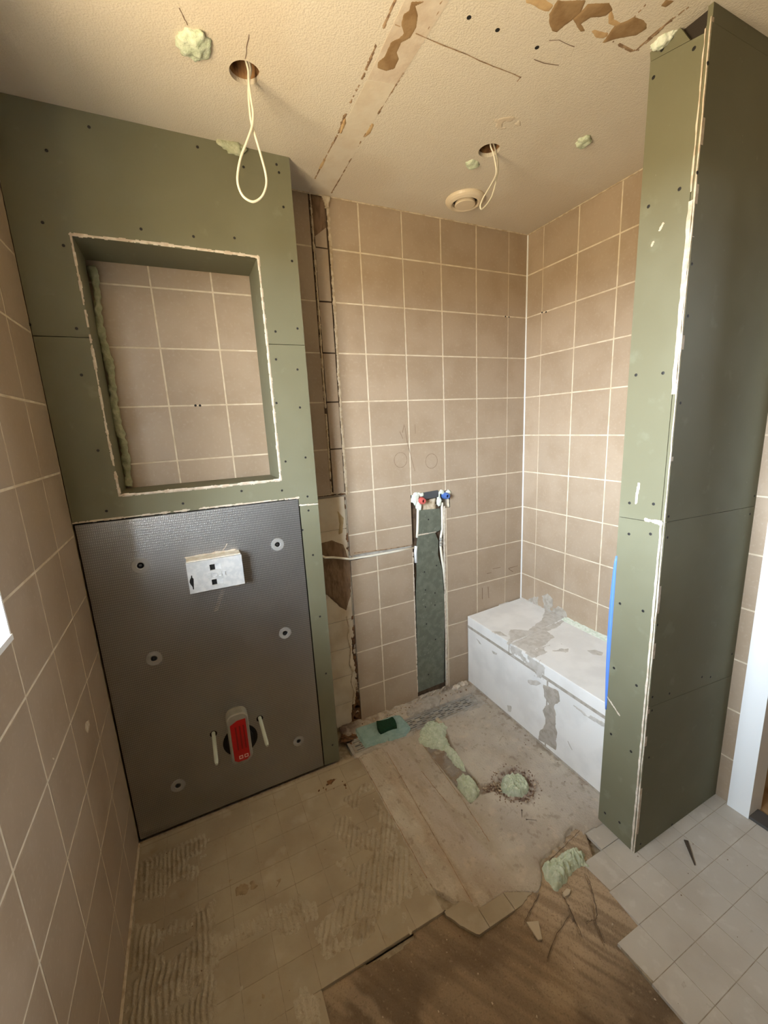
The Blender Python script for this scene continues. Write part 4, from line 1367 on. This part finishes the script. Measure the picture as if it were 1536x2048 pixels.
def adh_h(A, B):
    """old thin-bed adhesive: combed ridges running along the room, worn off in places"""
    ridge = 0.5 + 0.5 * np.sin((A + 0.05 * (fbm(A, B, 0.2, 71) - 0.5)) * 2 * np.pi / 0.0155)
    z1 = sstep(-1.80, -1.84, A + 0.05 * (fbm(A, B, 0.15, 72) - 0.5)) * sstep(-0.26, -0.31, B)
    P2 = [(-1.42, -0.47), (-1.30, -0.36), (-1.16, -0.36), (-1.17, -0.62), (-1.20, -0.86), (-1.33, -0.85), (-1.52, -0.85), (-1.53, -0.76), (-1.40, -0.70)]
    z2 = sstep(0, 0.02, sdpoly(A, B, P2) + (fbm(A, B, 0.08, 74) - 0.5) * 0.08)
    z3 = sstep(0.52, 0.60, fbm(A, B, 0.16, 75)) * sstep(-0.62, -0.70, B)
    m1 = z1 * sstep(0.36, 0.46, fbm(A, B, 0.12, 76))
    r2 = 0.5 + 0.5 * np.sin((A * 0.86 - B * 0.5) * 2 * np.pi / 0.018 + 5 * fbm(A, B, 0.09, 80))
    m2 = z2 * sstep(0.44, 0.54, fbm(A, B, 0.07, 77))
    m3 = z3
    lump = fbm(A, B, 0.012, 78)
    h = np.maximum.reduce([m1 * (0.0008 + 0.0058 * ridge ** 1.5 * (0.4 + 1.2 * lump)), m2 * (0.0008 + 0.0065 * r2 * (0.2 + 1.4 * lump)), m3 * (0.0004 + 0.004 * ridge * lump)])
    h = h - 0.0005
    ok = (A < -1.16) & (B < -0.195) & (sdpoly(A, B, BROWN) < -0.006) & (A > XL + 0.006)
    return np.where(ok, h, -0.01)


def adh_c(A, B, Hh):
    c = np.repeat(np.array(lin(164, 152, 131))[None], len(A), 0)
    c = mixn(c, np.array(lin(174, 163, 143)), sstep(0.35, 0.65, fbm(A, B, 0.1, 81)))
    c = mixn(c, np.array(lin(140, 124, 100)), sstep(0.55, 0.75, fbm(A, B, 0.03, 82)) * 0.5)
    return c


ad = hfield('adhesive_residue', XL, -1.14, -1.75, -0.19, 0.0032, adh_h, on_floor(), 'adhesive', floor, cut=0.0, color=adh_c, kind='stuff')
# damp brown marks on the old tiles
a1_ = lambda L: [tuple(px(200 + x * 0.4557, 1400 + y * 0.4557, 2, 0)[:2]) for x, y in L]
patch('brown_stain', a1_([(565, 790), (700, 780), (720, 840), (600, 860)]), on_floor(), 0.0005, 'dirt', floor, seed=121, thr=0.50, nscale=0.03)
patch('brown_stain', a1_([(740, 800), (800, 780), (790, 830), (750, 860), (720, 850)]), on_floor(), 0.0005, 'dirt', floor, seed=122, thr=0.52, nscale=0.025)
patch('brown_stain', a1_([(690, 1250), (760, 1240), (790, 1350), (740, 1420), (670, 1400)]), on_floor(), 0.0005, 'dirt', floor, seed=123, thr=0.54, nscale=0.035)
patch('brown_stain', a1_([(950, 370), (1080, 330), (1080, 390), (960, 400)]), on_floor(), 0.002, 'rust', floor, seed=124, thr=0.56, nscale=0.03)
patch('brown_stain', a1_([(1040, 180), (1150, 60), (1160, 130), (1110, 200)]), on_floor(), 0.004, 'rust', floor, seed=125, thr=0.44, nscale=0.03)

# open cracks in the broken screed, and scored seams
for L in ([(-0.80, -1.03), (-0.812, -1.055), (-0.82, -1.08), (-0.845, -1.14)], [(-0.69, -1.03), (-0.705, -1.06), (-0.72, -1.08), (-0.755, -1.12), (-0.775, -1.13), (-0.80, -1.18)], [(-0.868, -1.0), (-0.92, -1.02), (-0.965, -1.037)],
          [(-0.83, -1.085), (-0.90, -1.10), (-0.97, -1.13)], [(-0.775, -1.13), (-0.80, -1.12)], [(-0.555, -0.915), (-0.60, -0.918), (-0.66, -0.928), (-0.73, -0.938), (-0.80, -0.945)]):
    P = []
    for p, q in zip(L[:-1], L[1:]):
        P += jagged(p, q, 5, 0.002)[:-1]
    line('crack', P + [L[-1]], 0.0014, on_floor(-0.0014), 'chase_dark', floor)
for L in ([(-1.04, -0.25), (-1.072, -0.925)], [(-0.874, -0.30), (-0.884, -0.64)], [(-0.955, -0.42), (-0.945, -0.60)], [(-0.885, -0.64), (-0.90, -0.80)], [(-1.163, -0.22), (-1.16, -0.80)]):
    line('scored_seam', jagged(L[0], L[1], 24, 0.0012), 0.0022, on_floor(0.0058), 'crack', floor)

# rubble: crumbs nobody could count
mb = MB()
mbd = MB()


def crumb(mb, x, y, z, s):
    a = rnd.random() * 6.28
    v = []
    for k in range(4):
        t = a + k * 1.57 + rnd.uniform(-0.4, 0.4)
        v.append((x + s * math.cos(t) * rnd.uniform(0.6, 1.2), y + s * math.sin(t) * rnd.uniform(0.6, 1.2), z))
    for k in range(3):
        t = a + k * 2.1
        v.append((x + 0.6 * s * math.cos(t), y + 0.6 * s * math.sin(t), z + s * rnd.uniform(0.5, 1.0)))
    mb.add(v, [(0, 1, 4), (1, 5, 4), (1, 2, 5), (2, 6, 5), (2, 3, 6), (3, 0, 6), (0, 4, 6), (4, 5, 6), (3, 2, 1, 0)])


for k in range(900):
    q = rnd.random()
    if q < 0.25:       # around the foam ring
        t = rnd.random() * 6.28
        r = rnd.uniform(0.058, 0.105)
        x, y, z, s, w = RING[0] + r * math.cos(t), RING[1] + r * math.sin(t), -0.004 if r < 0.075 else 0.002, rnd.uniform(0.002, 0.006), mbd if rnd.random() < 0.6 else mb
    elif q < 0.40:     # along the bench foot
        x, y, z, s, w = rnd.uniform(-0.47, -0.402), rnd.uniform(-0.9, -0.05), 0.002, rnd.uniform(0.0015, 0.005), mbd if rnd.random() < 0.6 else mb
    elif q < 0.55:     # under the back wall
        x, y, z, s, w = rnd.uniform(-1.1, -0.4), rnd.uniform(-0.07, -0.012), 0.008, rnd.uniform(0.002, 0.008), mb if rnd.random() < 0.8 else mbd
    elif q < 0.70:     # around the second foam patch
        x, y, z, s, w = rnd.gauss(-0.68, 0.07), rnd.gauss(-1.03, 0.05), -0.006, rnd.uniform(0.0015, 0.0045), mb
        if x > PX0 - 0.01:
            continue
    elif q < 0.78:     # in the chased channel
        x, y, z, s, w = rnd.uniform(-0.80, -0.70), rnd.uniform(-0.65, -0.60), -0.006, rnd.uniform(0.003, 0.008), mb if rnd.random() < 0.5 else mbd
    elif q < 0.90:     # on the bare screed
        x, y, z, s, w = rnd.uniform(-1.5, -0.78), rnd.uniform(-1.6, -0.95), -0.010, rnd.uniform(0.001, 0.0035), mb
    else:
        x, y, z, s, w = rnd.uniform(-1.95, -0.1), rnd.uniform(-1.4, -0.25), 0.0, rnd.uniform(0.0008, 0.0025), mbd
        if x > PX0 - 0.02 and y > PY1 - 0.01:
            continue
        if float(sdpoly(np.array(x), np.array(y), BROWN)) > 0:
            z = -0.01
    crumb(w, x, y, z, s)
tag(build('rubble', mb, 'rubble'), 'pale plaster crumbs strewn over the floor', 'rubble', kind='stuff')
tag(build('rubble', mbd, 'rubble_dark'), 'dark crumbs of broken screed and dirt', 'rubble', kind='stuff')

# larger loose pieces
shards = [
    ([(-0.962, -1.041), (-0.928, -1.056), (-0.952, -1.094), (-0.964, -1.090)], 0.0, 0.006, 'pointed pale tile shard on the bare brown floor'),
    ([tuple(px(700 + x, 1400 + y, 2, 0.01)[:2]) for x, y in ((170, 41), (176, 37), (186, 47), (182, 52))], 0.004, 0.014, 'pale plaster chunk beside the drain and foam'),
    ([tuple(px(u, v, 2, 0.0)[:2]) for u, v in ((1125, 1790), (1133, 1780), (1142, 1783), (1138, 1793), (1130, 1796))], -0.004, 0.012, 'rounded pale stone below the long foam patch'),
]
for poly, z0, hgt, lb in shards:
    tag(build('plaster_shard', MB().bevelled(poly, on_floor(), z0, z0 + hgt, 0.001), 'shard'), lb, 'shard')
for pts, lb, r in ((((-0.724, -0.798), (-0.693, -0.819)), 'small dark nail lying flat on the pale floor', 0.0016), (((-0.712, -0.762), (-0.732, -0.784)), 'shorter dark nail nearer the foam ring', 0.0013)):
    (x0, y0), (x1, y1) = pts
    n_ = thing('nail', (x0, y0, 0.003), lb, 'nail')
    build('shank', MB().tube([(x0, y0, 0.006), (x1, y1, 0.006)], [r, r * 0.6], 8), 'nail', n_)
    d_ = Vector((x1 - x0, y1 - y0, 0)).normalized()
    build('head', MB().tube([(x0 - d_.x * 0.001, y0 - d_.y * 0.001, 0.006), (x0, y0, 0.006)], r * 2.2, 10), 'nail', n_)
A_, B_ = np.array((-0.295, -1.115)), np.array((-0.356, -1.176))
t_ = (B_ - A_) / np.linalg.norm(B_ - A_)
n_ = np.array((-t_[1], t_[0]))
tag(build('metal_sliver', MB().prism([tuple(A_ + n_ * 0.006), tuple(A_ - n_ * 0.006), tuple(B_ - n_ * 0.0015), tuple(B_ + n_ * 0.0015)], lambda a, b, d: (a, b, 0.002 + d + 0.02 * max(0, 1 - np.hypot(a - B_[0], b - B_[1]) / 0.09) * 0), 0, 0.003), 'nail'),
    'dark pointed sliver lying on the grey tiles before the partition', 'sliver')

# ---- foam in the floor
FM = lambda z: on_floor(z)


def foam(name, poly, h, label, seed, base=-0.006, material='foam', rag=0.012, bumps=1.3, edge=0.02):
    o = patch(name, poly, on_floor(base), h, material, None, step=0.0015, rag=rag, edge=edge, bumps=bumps, seed=seed, nscale=0.0105, billow=True)
    return tag(o, label, 'foam', 'foam in the floor')


foam('foam_patch', FOAM_A, 0.022, 'crumbled green foam beside the linear drain', 131)
foam('foam_patch', FOAM_B, 0.012, 'narrow tail of green foam in the floor channel', 132, rag=0.008, edge=0.01)
foam('foam_patch', FOAM_C, 0.026, 'oval green foam lump at the end of the channel', 133, edge=0.018, rag=0.006)
foam('foam_patch', [(RING[0] + RING[2] * math.cos(t), RING[1] + RING[2] * 0.85 * math.sin(t)) for t in np.linspace(0, 6.0, 22)], 0.024, 'round green foam plug in a broken floor hole', 134, rag=0.010, edge=0.012)
foam('foam_patch', [(-0.805, -0.945), (-0.76, -0.940), (-0.70, -0.945), (-0.655, -0.950), (-0.632, -0.985), (-0.665, -1.012), (-0.725, -1.005), (-0.765, -1.028), (-0.815, -1.018), (-0.828, -0.985)], 0.034,
     'long lumpy green foam patch in front of the partition', 135, base=-0.009, rag=0.012, edge=0.02)

# ---- linear drain
drain = thing('linear_drain', (-0.81, -0.15, -0.01), 'steel linear shower drain with slotted grate along the back wall', 'drain')
dx0, dx1, dy0, dy1, dz = -1.183, -0.437, -0.200, -0.100, 0.004
build('tray', MB().box(dx0 + 0.01, dx1 - 0.01, dy0 + 0.01, dy1 - 0.01, -0.019, -0.012), 'drain_dark', drain)
build('frame', MB().box(dx0, dx1, dy0, dy0 + 0.014, -0.02, dz).box(dx0, dx1, dy1 - 0.012, dy1, -0.02, dz).box(dx0, dx0 + 0.014, dy0, dy1, -0.02, dz).box(dx1 - 0.014, dx1, dy0, dy1, -0.02, dz), 'steel', drain)
cuts = []
gx0, gx1, gy0, gy1 = dx0 + 0.016, dx1 - 0.016, dy0 + 0.016, dy1 - 0.014
rowsY = [gy0 + 0.011 + 0.0125 * k for k in range(5)]
x = gx0 + 0.012
col_i = 0
while x < gx1 - 0.05:
    for k, y in enumerate(rowsY):
        off = (0.0, 0.024, 0.0, 0.024, 0.0)[k]
        L_ = (0.038, 0.026, 0.030, 0.026, 0.038)[k]
        if x + off + L_ < gx1 - 0.006:
            cuts.append((x + off, x + off + L_, y - 0.0028, y + 0.0028))
    x += 0.056
mb = MB()
for r in subtract((gx0, gx1, gy0, gy1), cuts, mn=0.0004):
    mb.box(r[0], r[1], r[2], r[3], -0.002, dz - 0.0005)
build('grate', mb, 'steel', drain)
patch('mortar_rim', [(dx0 - 0.01, dy0 + 0.010), (dx0 + 0.3, dy0 + 0.008), (dx1 + 0.01, dy0 + 0.010), (dx1 + 0.01, dy0 - 0.012), (dx0 + 0.3, dy0 - 0.014), (dx0 - 0.01, dy0 - 0.01)], on_floor(0.002), 0.004, 'mortar', drain, seed=141, rag=0.008, thr=0.36, nscale=0.05)
patch('mortar_rim', [(dx1 - 0.012, dy0), (dx1 + 0.02, dy0), (dx1 + 0.02, dy1), (dx1 - 0.012, dy1)], on_floor(0.002), 0.004, 'mortar', drain, seed=142, rag=0.008, thr=0.4, nscale=0.04)
patch('mortar_rim', [(-0.86, -0.10), (-0.66, -0.098), (-0.60, -0.03), (-0.72, -0.02), (-0.84, -0.06)], on_floor(0.006), 0.010, 'mortar', drain, seed=143, rag=0.02, thr=0.38, nscale=0.05)

# ---- cloth and scouring pad
cl = [tuple(px(u, v, 2, 0.02)[:2]) for u, v in ((709, 1454), (722, 1449), (790, 1427), (800, 1427), (819, 1449), (820, 1453), (812, 1466), (770, 1476), (732, 1490), (727, 1486), (716, 1468))]
cloth = thing('cloth', (-1.0, -0.11, 0.006), 'folded pale teal cloth lying over the drain', 'cloth')
top = patch('folded_layer', cl, on_floor(0.006), 0.009, 'cloth', cloth, step=0.003, rag=0.002, edge=0.008, bumps=0.12, seed=151, nscale=0.06)
f2 = [tuple(px(u, v, 2, 0.012)[:2]) for u, v in ((772, 1474), (812, 1462), (814, 1470), (778, 1481))]
patch('folded_edge', f2, on_floor(0.004), 0.009, 'cloth', cloth, step=0.0025, rag=0.0015, edge=0.006, bumps=0.1, seed=152)
f3 = [tuple(px(u, v, 2, 0.012)[:2]) for u, v in ((727, 1486), (770, 1477), (772, 1481), (733, 1491))]
patch('folded_edge', f3, on_floor(0.004), 0.008, 'cloth', cloth, step=0.0025, rag=0.0015, edge=0.005, bumps=0.1, seed=153)
pad = [tuple(px(680 + x * 0.1953, 1370 + y * 0.1953, 2, 0.034)[:2]) for x, y in ((372, 360), (400, 358), (440, 352), (490, 338), (530, 318), (545, 322), (565, 352), (578, 385), (582, 412), (540, 420), (490, 438), (440, 462), (415, 472), (395, 452), (380, 420))]
tag(build('scouring_pad', MB().bevelled(pad, on_floor(), 0.0145, 0.032, 0.003), 'scourer'), 'dark green waisted scouring pad lying on the teal cloth', 'scouring pad')

# ================================================================== PIPE SLOT: boards, pipes, tap fittings
sb = thing('slot_board', (-0.63, 0.0, 0.05), 'narrow green board strip filling the pipe slot in the shower wall', 'board')
P0 = lambda L: [tuple(px(u, v, 1, 0)[[0, 2]]) for u, v in L]
build('board_piece', MB().prism(P0([(838, 1024), (840, 1021), (880, 1017), (882, 1060), (872, 1064), (838, 1070)]), on_back(), -0.010, 0.0), 'green_strip', sb)
build('board_piece', MB().prism(P0([(837, 1071), (870, 1065), (877, 1082), (876, 1110), (884, 1138), (889, 1200), (889, 1240), (888, 1364), (836, 1385), (834, 1240), (833, 1190), (835, 1150), (834, 1100)]), on_back(), -0.010, 0.0), 'green_strip', sb)
strip('cut_edge', P0([(837, 1070), (872, 1064)]), 0.004, 0.001, on_back(), 'gypsum', sb, seed=161)
dots('screw', [(857, 1039), (849, 1144), (873, 1131), (851, 1180), (870, 1186), (851, 1214), (870, 1210), (853, 1248), (871, 1279), (857, 1349)], 1, -0.0003, on_back(), 0.004, 'screw', sb)
# two plastic water pipes
for name, L, lb in (('water_pipe', [(836, 1010), (835, 1060), (834, 1075)], 'white water pipe dropping from the red plug'),
                    ('water_pipe', [(884, 1005), (884, 1060), (882, 1072), (881, 1092), (883, 1110), (887, 1140), (891, 1180), (893, 1240), (892, 1360)], 'white water pipe dropping from the blue plug with a metal coupling')):
    P = [px(u, v, 1, 0.006) for u, v in L]
    wp = thing('water_pipe', P[-1], lb, 'pipe', 'pipes in the slot')
    build('tube', MB().tube(P, 0.0065, 12), 'cable', wp, smooth=True)
    if len(L) > 4:
        c0, c1 = px(882, 1075, 1, 0.004), px(882, 1092, 1, 0.004)
        build('coupling', MB().tube([tuple(c0 + (c1 - c0) * t) for t in np.linspace(0, 1, 9)], [0.006, 0.009, 0.009, 0.007, 0.0095, 0.0095, 0.007, 0.009, 0.007], 12), 'steel', wp)
wp = thing('conduit', px(830, 1120, 1, 0.004), 'short white conduit stub in the slot beside the cable', 'conduit')
build('tube', MB().tube([px(832, 1092, 1, 0.004), px(831, 1105, 1, 0.004), px(832, 1125, 1, 0.004)], 0.008, 12), 'white_paint', wp, smooth=True)
# tap connection
tap = thing('tap_connection', (-0.61, 0.0, 1.05), 'tap connection bracket with red and blue plugs in white foam', 'fitting')
br = P0([(846, 985), (876, 980), (876, 994), (848, 999)])
build('bracket', MB().prism(br, on_back(), -0.008, 0.002), 'bracket', tap)
for (u, v), mt, nm in (((842, 1001), 'plug_red', 'red plug'), ((890, 991), 'plug_blue', 'blue plug')):
    p = px(u, v, 1, 0.0)
    pr = [(0.017, -0.01), (0.017, 0.012), (0.0135, 0.013), (0.0135, 0.026), (0.0075, 0.027), (0.0075, 0.012)]
    pl = build('plug', MB().lathe(pr, lambda a, b, h, p=p: (p[0] + a, -h, p[2] + b), 20), mt, tap)
    pl['label'] = nm
    build('plug_bore', MB().lathe([(0.007, 0.0125), (0.007, 0.0135), (0.005, 0.0137)], lambda a, b, h, p=p: (p[0] + a, -h, p[2] + b), 16), 'black', pl)
for (u, v, rx, rz, sd) in ((832, 996, 0.024, 0.034, 1), (838, 1012, 0.017, 0.024, 2), (842, 989, 0.02, 0.012, 6), (884, 984, 0.022, 0.014, 3), (879, 1001, 0.013, 0.032, 4), (897, 985, 0.018, 0.016, 5)):
    p = px(u, v, 1, 0.0)
    blob('foam_lump', (p[0], 0.004, p[2]), (rx, 0.010, rz), 'foam_white', tap, seed=sd, amp=0.45, freq=0.014, sub=3)
# power cable in its groove
P = [(-1.24, -0.05, 0.955), (-1.215, -0.03, 0.93), (-1.185, -0.012, 0.905)] + [tuple(px(u, v, 1, y)) for u, v, y in ((668, 1115, -0.004), (700, 1118, -0.002), (740, 1112, 0.0), (790, 1103, 0.002), (828, 1095, 0.004))]
tag(build('power_cable', MB().tube(P, 0.0052, 10), 'cable', smooth=True), 'white cable running from the boxed wall to the pipe slot', 'cable')
strip('groove_crumb', [tuple(px(u, v, 1, 0)[[0, 2]]) for u, v in ((818, 1103), (826, 1112))], 0.018, 0.006, on_back(0.008), 'rust', wall_back, seed=171, rag=0.6)
line('groove_line', [tuple(px(u, v, 1, 0)[[0, 2]]) for u, v in ((708, 1106), (770, 1099), (825, 1090))], 0.004, on_back(), 'crack', wall_back)
build('groove_bed', MB().box(-1.062, -0.725, 0.010, 0.031, 0.860, 0.888), 'mortar', wall_back)
# torn membrane and plaster shards under the slot
SLIV = [(-0.722, 0.030, 0.010, 'broad plaster splinter under the left corner of the pipe slot'), (-0.690, 0.036, -0.006, 'second plaster splinter from the left under the pipe slot'),
        (-0.652, 0.048, 0.014, 'tall white splinter leaning under the middle of the pipe slot'), (-0.600, 0.052, 0.016, 'long white splinter leaning under the right of the pipe slot'),
        (-0.556, 0.026, -0.010, 'short plaster splinter under the right corner of the pipe slot')]
for x, hh, a, lb in SLIV:
    o = build('plaster_splinter', MB().prism([(x - 0.008, 0.0), (x + 0.008, 0.0), (x + 0.006 + a, hh), (x - 0.002 + a, hh * 0.9)], lambda a_, b_, d: (a_, -0.012 - 0.5 * b_ - d, 0.006 + b_), 0, 0.004), 'gypsum')
    tag(o, lb, 'splinter', 'plaster splinters at the wall foot')
for x, y, sd, lb in ((-0.492, -0.030, 1, 'jagged plaster lump left of the bench foot'), (-0.440, -0.026, 2, 'jagged plaster lump against the bench foot')):
    tag(blob('plaster_lump', (x, y, 0.014), (0.026, 0.016, 0.016), 'gypsum', None, seed=sd, amp=0.6, freq=0.012, sub=3), lb, 'lump', 'plaster lumps at the wall foot')

# ================================================================== CEILING DETAIL
cm = on_ceiling()
CP = lambda L: [tuple(px(u, v, 2, CE)[:2]) for u, v in L]
c2 = lambda L: CP([(620 + x * 0.2051, y * 0.2051) for x, y in L])
c7 = lambda L: CP([(1050 + x * 0.2604, y * 0.2604) for x, y in L])
sp = c2([(830, 0), (1330, 0), (880, 740), (545, 680)])
build('filler_strip', MB().prism([(-1.165, -1.5), (-1.04, -1.5), (-1.048, -0.59), (-1.128, -0.575)], cm, -0.001, 0.0008), 'ceiling_stained', ceiling)
build('filler_strip', MB().prism([(-1.128, -0.572), (-1.050, -0.588), (-1.046, -0.001), (-1.128, -0.001)], cm, -0.001, 0.0005), 'ceiling_smooth', ceiling)
for L, w_, sd in (([(830, 0), (750, 190), (545, 680)], 0.004, 1), ([(545, 690), (390, 1010), (330, 1150), (280, 1290), (160, 1520), (50, 1740)], 0.004, 2),
                  ([(1330, 0), (1180, 230), (890, 740), (760, 950), (610, 1190), (500, 1370), (340, 1650), (210, 1880)], 0.0035, 3), ([(1290, 0), (1150, 210), (1080, 330)], 0.003, 4)):
    strip('seam_crack', c2(L), w_, 0.0016, cm, 'crack', ceiling, seed=180 + sd, rag=0.9, gaps=0.38, step=0.002)
for L in ([(830, 235), (880, 255)], [(1030, 320), (1130, 365), (1280, 430), (1420, 485), (1463, 505)]):
    line('hairline', c2(L), 0.0028, cm, 'crack', ceiling, h=0.001)
line('hairline', CP(jagged((905, 97), (1042, 155), 10, 1.0)), 0.0026, cm, 'crack', ceiling)
line('hairline', CP([(1042, 153), (1034, 163)]), 0.0026, cm, 'crack', ceiling)
line('hairline', CP(jagged((498, 68), (490, 118), 6, 1.0)), 0.002, cm, 'pencil', ceiling)
line('hairline', CP(jagged((358, 15), (375, 50), 6, 1.0)), 0.002, cm, 'pencil', ceiling)
line('hairline', c7([(185, 310), (260, 305), (330, 340), (380, 358)]), 0.002, cm, 'pencil', ceiling)
line('hairline', c7([(70, 455), (150, 485), (260, 500)]), 0.002, cm, 'pencil', ceiling)
patch('torn_patch', c2([(975, 0), (960, 90), (905, 130), (880, 240), (905, 320), (860, 360), (780, 400), (720, 540), (655, 600), (650, 665), (740, 700), (830, 670), (880, 570), (860, 510), (900, 420), (980, 370), (1050, 270), (1065, 140), (1040, 60), (1120, 20), (1170, 0)]), cm, 0.0012, 'torn_paper', ceiling, seed=191, rag=0.003)
patch('torn_patch', c2([(515, 1350), (560, 1265), (600, 1195), (625, 1215), (590, 1300)]), cm, 0.0012, 'torn_light', ceiling, seed=192, rag=0.002, step=0.002)
patch('torn_patch', c2([(75, 1660), (100, 1600), (145, 1535), (160, 1560), (120, 1640)]), cm, 0.0012, 'torn_light', ceiling, seed=193, rag=0.002, step=0.002)
patch('torn_patch', c2([(285, 1300), (320, 1180), (345, 1150), (350, 1200), (310, 1300)]), cm, 0.003, 'torn_light', ceiling, seed=194, rag=0.003, step=0.002)
patch('torn_patch', c7([(250, 0), (470, 0), (440, 90), (300, 200), (245, 252), (210, 235), (185, 160), (185, 110), (220, 50)]), cm, 0.0012, 'torn_paper', ceiling, seed=195, rag=0.003)
patch('torn_patch', c7([(365, 145), (480, 30), (650, 20), (670, 80), (620, 120), (500, 140), (420, 185), (455, 235), (430, 240)]), cm, 0.0016, 'torn_paper', ceiling, seed=196, rag=0.004)
patch('torn_patch', c7([(590, 335), (650, 260), (690, 200), (800, 150), (840, 130), (940, 180), (940, 220), (850, 270), (700, 300)]), cm, 0.0012, 'torn_paper', ceiling, seed=197, rag=0.004)
patch('torn_patch', c7([(640, 70), (670, 80), (680, 150), (740, 180), (700, 200), (640, 180)]), cm, 0.0012, 'torn_light', ceiling, seed=198, rag=0.004)
patch('torn_patch', c7([(490, 240), (540, 220), (640, 250), (640, 280), (600, 300), (540, 295)]), cm, 0.001, 'torn_light', ceiling, seed=199, rag=0.004)
patch('torn_patch', c7([(0, -40), (120, -30), (225, 40), (180, 95), (0, 25)]), cm, 0.001, 'torn_light', ceiling, seed=200, rag=0.004)
patch('torn_patch', c7([(1045, 45), (1080, 0), (1160, 0), (1080, 60)]), cm, 0.0012, 'torn_paper', ceiling, seed=201, rag=0.003)
for L, sd in (([(860, 380), (1000, 250), (1120, 160)], 1), ([(930, 330), (1100, 170), (1250, 60)], 2), ([(840, 130), (960, 0)], 3), ([(870, 385), (820, 390), (740, 350), (680, 320)], 4)):
    strip('seam_crack', c7(L), 0.004, 0.0016, cm, 'crack', ceiling, seed=210 + sd, rag=0.9, gaps=0.35, step=0.002)
patch('filler_rough', CP([(985, 240), (1035, 228), (1040, 250), (985, 262)]), cm, 0.0016, 'ceiling_smooth', ceiling, seed=214, thr=0.46, nscale=0.02, step=0.002)
dots('screw_hole', [(938, 35), (995, 60), (1074, 95)], 2, CE, cm, 0.0055, 'black', ceiling)


def ceil_foam(name, c, rad, seed, label, rotz=0.0, mt='foam'):
    return tag(blob(name, (c[0], c[1], CE), rad, mt, None, seed=seed, amp=0.32, freq=0.016, sub=4, rotz=rotz, clip=(2, -9, CE + 0.004)), label, 'foam', 'foam plugs on the ceiling')


ceil_foam('ceiling_foam', (-1.547, -0.520), (0.036, 0.043, 0.016), 1, 'oval foam plug on the ceiling left of the first lamp hole', 0.5)
ceil_foam('ceiling_foam', (-0.632, -0.376), (0.026, 0.022, 0.012), 2, 'small foam plug on the ceiling touching the second lamp hole', 0.4)
ceil_foam('ceiling_foam', (-0.352, -0.612), (0.030, 0.024, 0.013), 3, 'small foam plug on the ceiling nearest the partition', 0.6)
ceil_foam('ceiling_foam', (-0.497, -0.955), (0.016, 0.03, 0.016), 5, 'pale foam lump squeezed out above the partition top', 0.2, 'foam_white')
bf_ = blob('ceiling_foam', (-1.425, YB - 0.004, CE - 0.008), (0.042, 0.014, 0.018), 'foam_old', None, seed=7, amp=0.5, freq=0.02, sub=4, clip=(2, 0, CE + 0.004))
tag(bf_, 'crumbly foam along the top edge of the green boxed wall', 'foam', 'foam plugs on the ceiling')

# ---- extract vent
vent = thing('vent_valve', (-0.512, -0.170, CE - 0.02), 'round cream extract vent on the ceiling', 'vent')
VC = (-0.512, -0.170)
vm = lambda a, b, h: (VC[0] + a, VC[1] + b, CE - h)
build('collar', MB().lathe([(0.080, 0.0), (0.080, 0.004), (0.077, 0.010), (0.070, 0.016), (0.060, 0.020), (0.056, 0.020), (0.052, 0.014), (0.049, 0.003)], vm, 48, caps=(True, False)), 'vent_plastic', vent, smooth=False)
build('throat', MB().lathe([(0.0505, 0.0), (0.0505, 0.0035), (0.0, 0.0036)][:2] + [(0.001, 0.0036)], vm, 40), 'black', vent)
build('disc', MB().lathe([(0.030, 0.003), (0.041, 0.012), (0.042, 0.021), (0.040, 0.0235), (0.001, 0.0245)], vm, 48), 'vent_plastic', vent)


# ---- hanging cable loops
def smooth_path(P, n=6):
    P = [Vector(p) for p in P]
    out = []
    for i in range(len(P) - 1):
        p0 = P[max(i - 1, 0)]
        p1, p2 = P[i], P[i + 1]
        p3 = P[min(i + 2, len(P) - 1)]
        for k in range(n):
            t = k / n
            out.append(0.5 * ((2 * p1) + (-p0 + p2) * t + (2 * p0 - 5 * p1 + 4 * p2 - p3) * t * t + (-p0 + 3 * p1 - 3 * p2 + p3) * t ** 3))
    out.append(P[-1])
    return out


def cable_loop(L, sx0, sy0, sc, yc, hole, r, label, turn):
    P = []
    n = len(L)
    for k, (x, y) in enumerate(L):
        t = k / (n - 1)
        P.append(px(sx0 + x * sc, sy0 + y * sc, 1, yc + turn * (t - 0.5)))
    a = (hole[0] - 0.006, hole[1] - 0.008, CE + 0.060)
    b = (hole[0] + 0.006, hole[1] + 0.008, CE + 0.060)
    return tag(build('cable_loop', MB().tube(smooth_path([a] + P + [b]), r, 10), 'cable', smooth=True), label, 'cable', 'lamp cables hanging from the ceiling')


cable_loop([(455, 330), (466, 480), (490, 680), (516, 850), (517, 980), (496, 1080), (438, 1240), (370, 1420), (335, 1600), (337, 1740), (390, 1870), (470, 1935), (545, 1945), (630, 1880), (678, 1750), (668, 1600), (610, 1380), (540, 1140),
            (500, 1000), (478, 830), (465, 640), (472, 470), (490, 330)], 420, 80, 0.16598, HOLE1[1], HOLE1, 0.0031, 'white cable loop hanging from the hole above the green boxed wall', 0.014)
cable_loop([(862, 260), (905, 380), (940, 540), (962, 690), (945, 790), (885, 910), (815, 1030), (735, 1165), (693, 1270), (692, 1335), (722, 1345), (800, 1268), (875, 1150), (925, 1000), (965, 830), (993, 680), (985, 530), (958, 400), (930, 290)],
           880, 260, 0.11719, HOLE2[1], HOLE2, 0.0026, 'white cable loop hanging from the hole beside the round vent', 0.012)
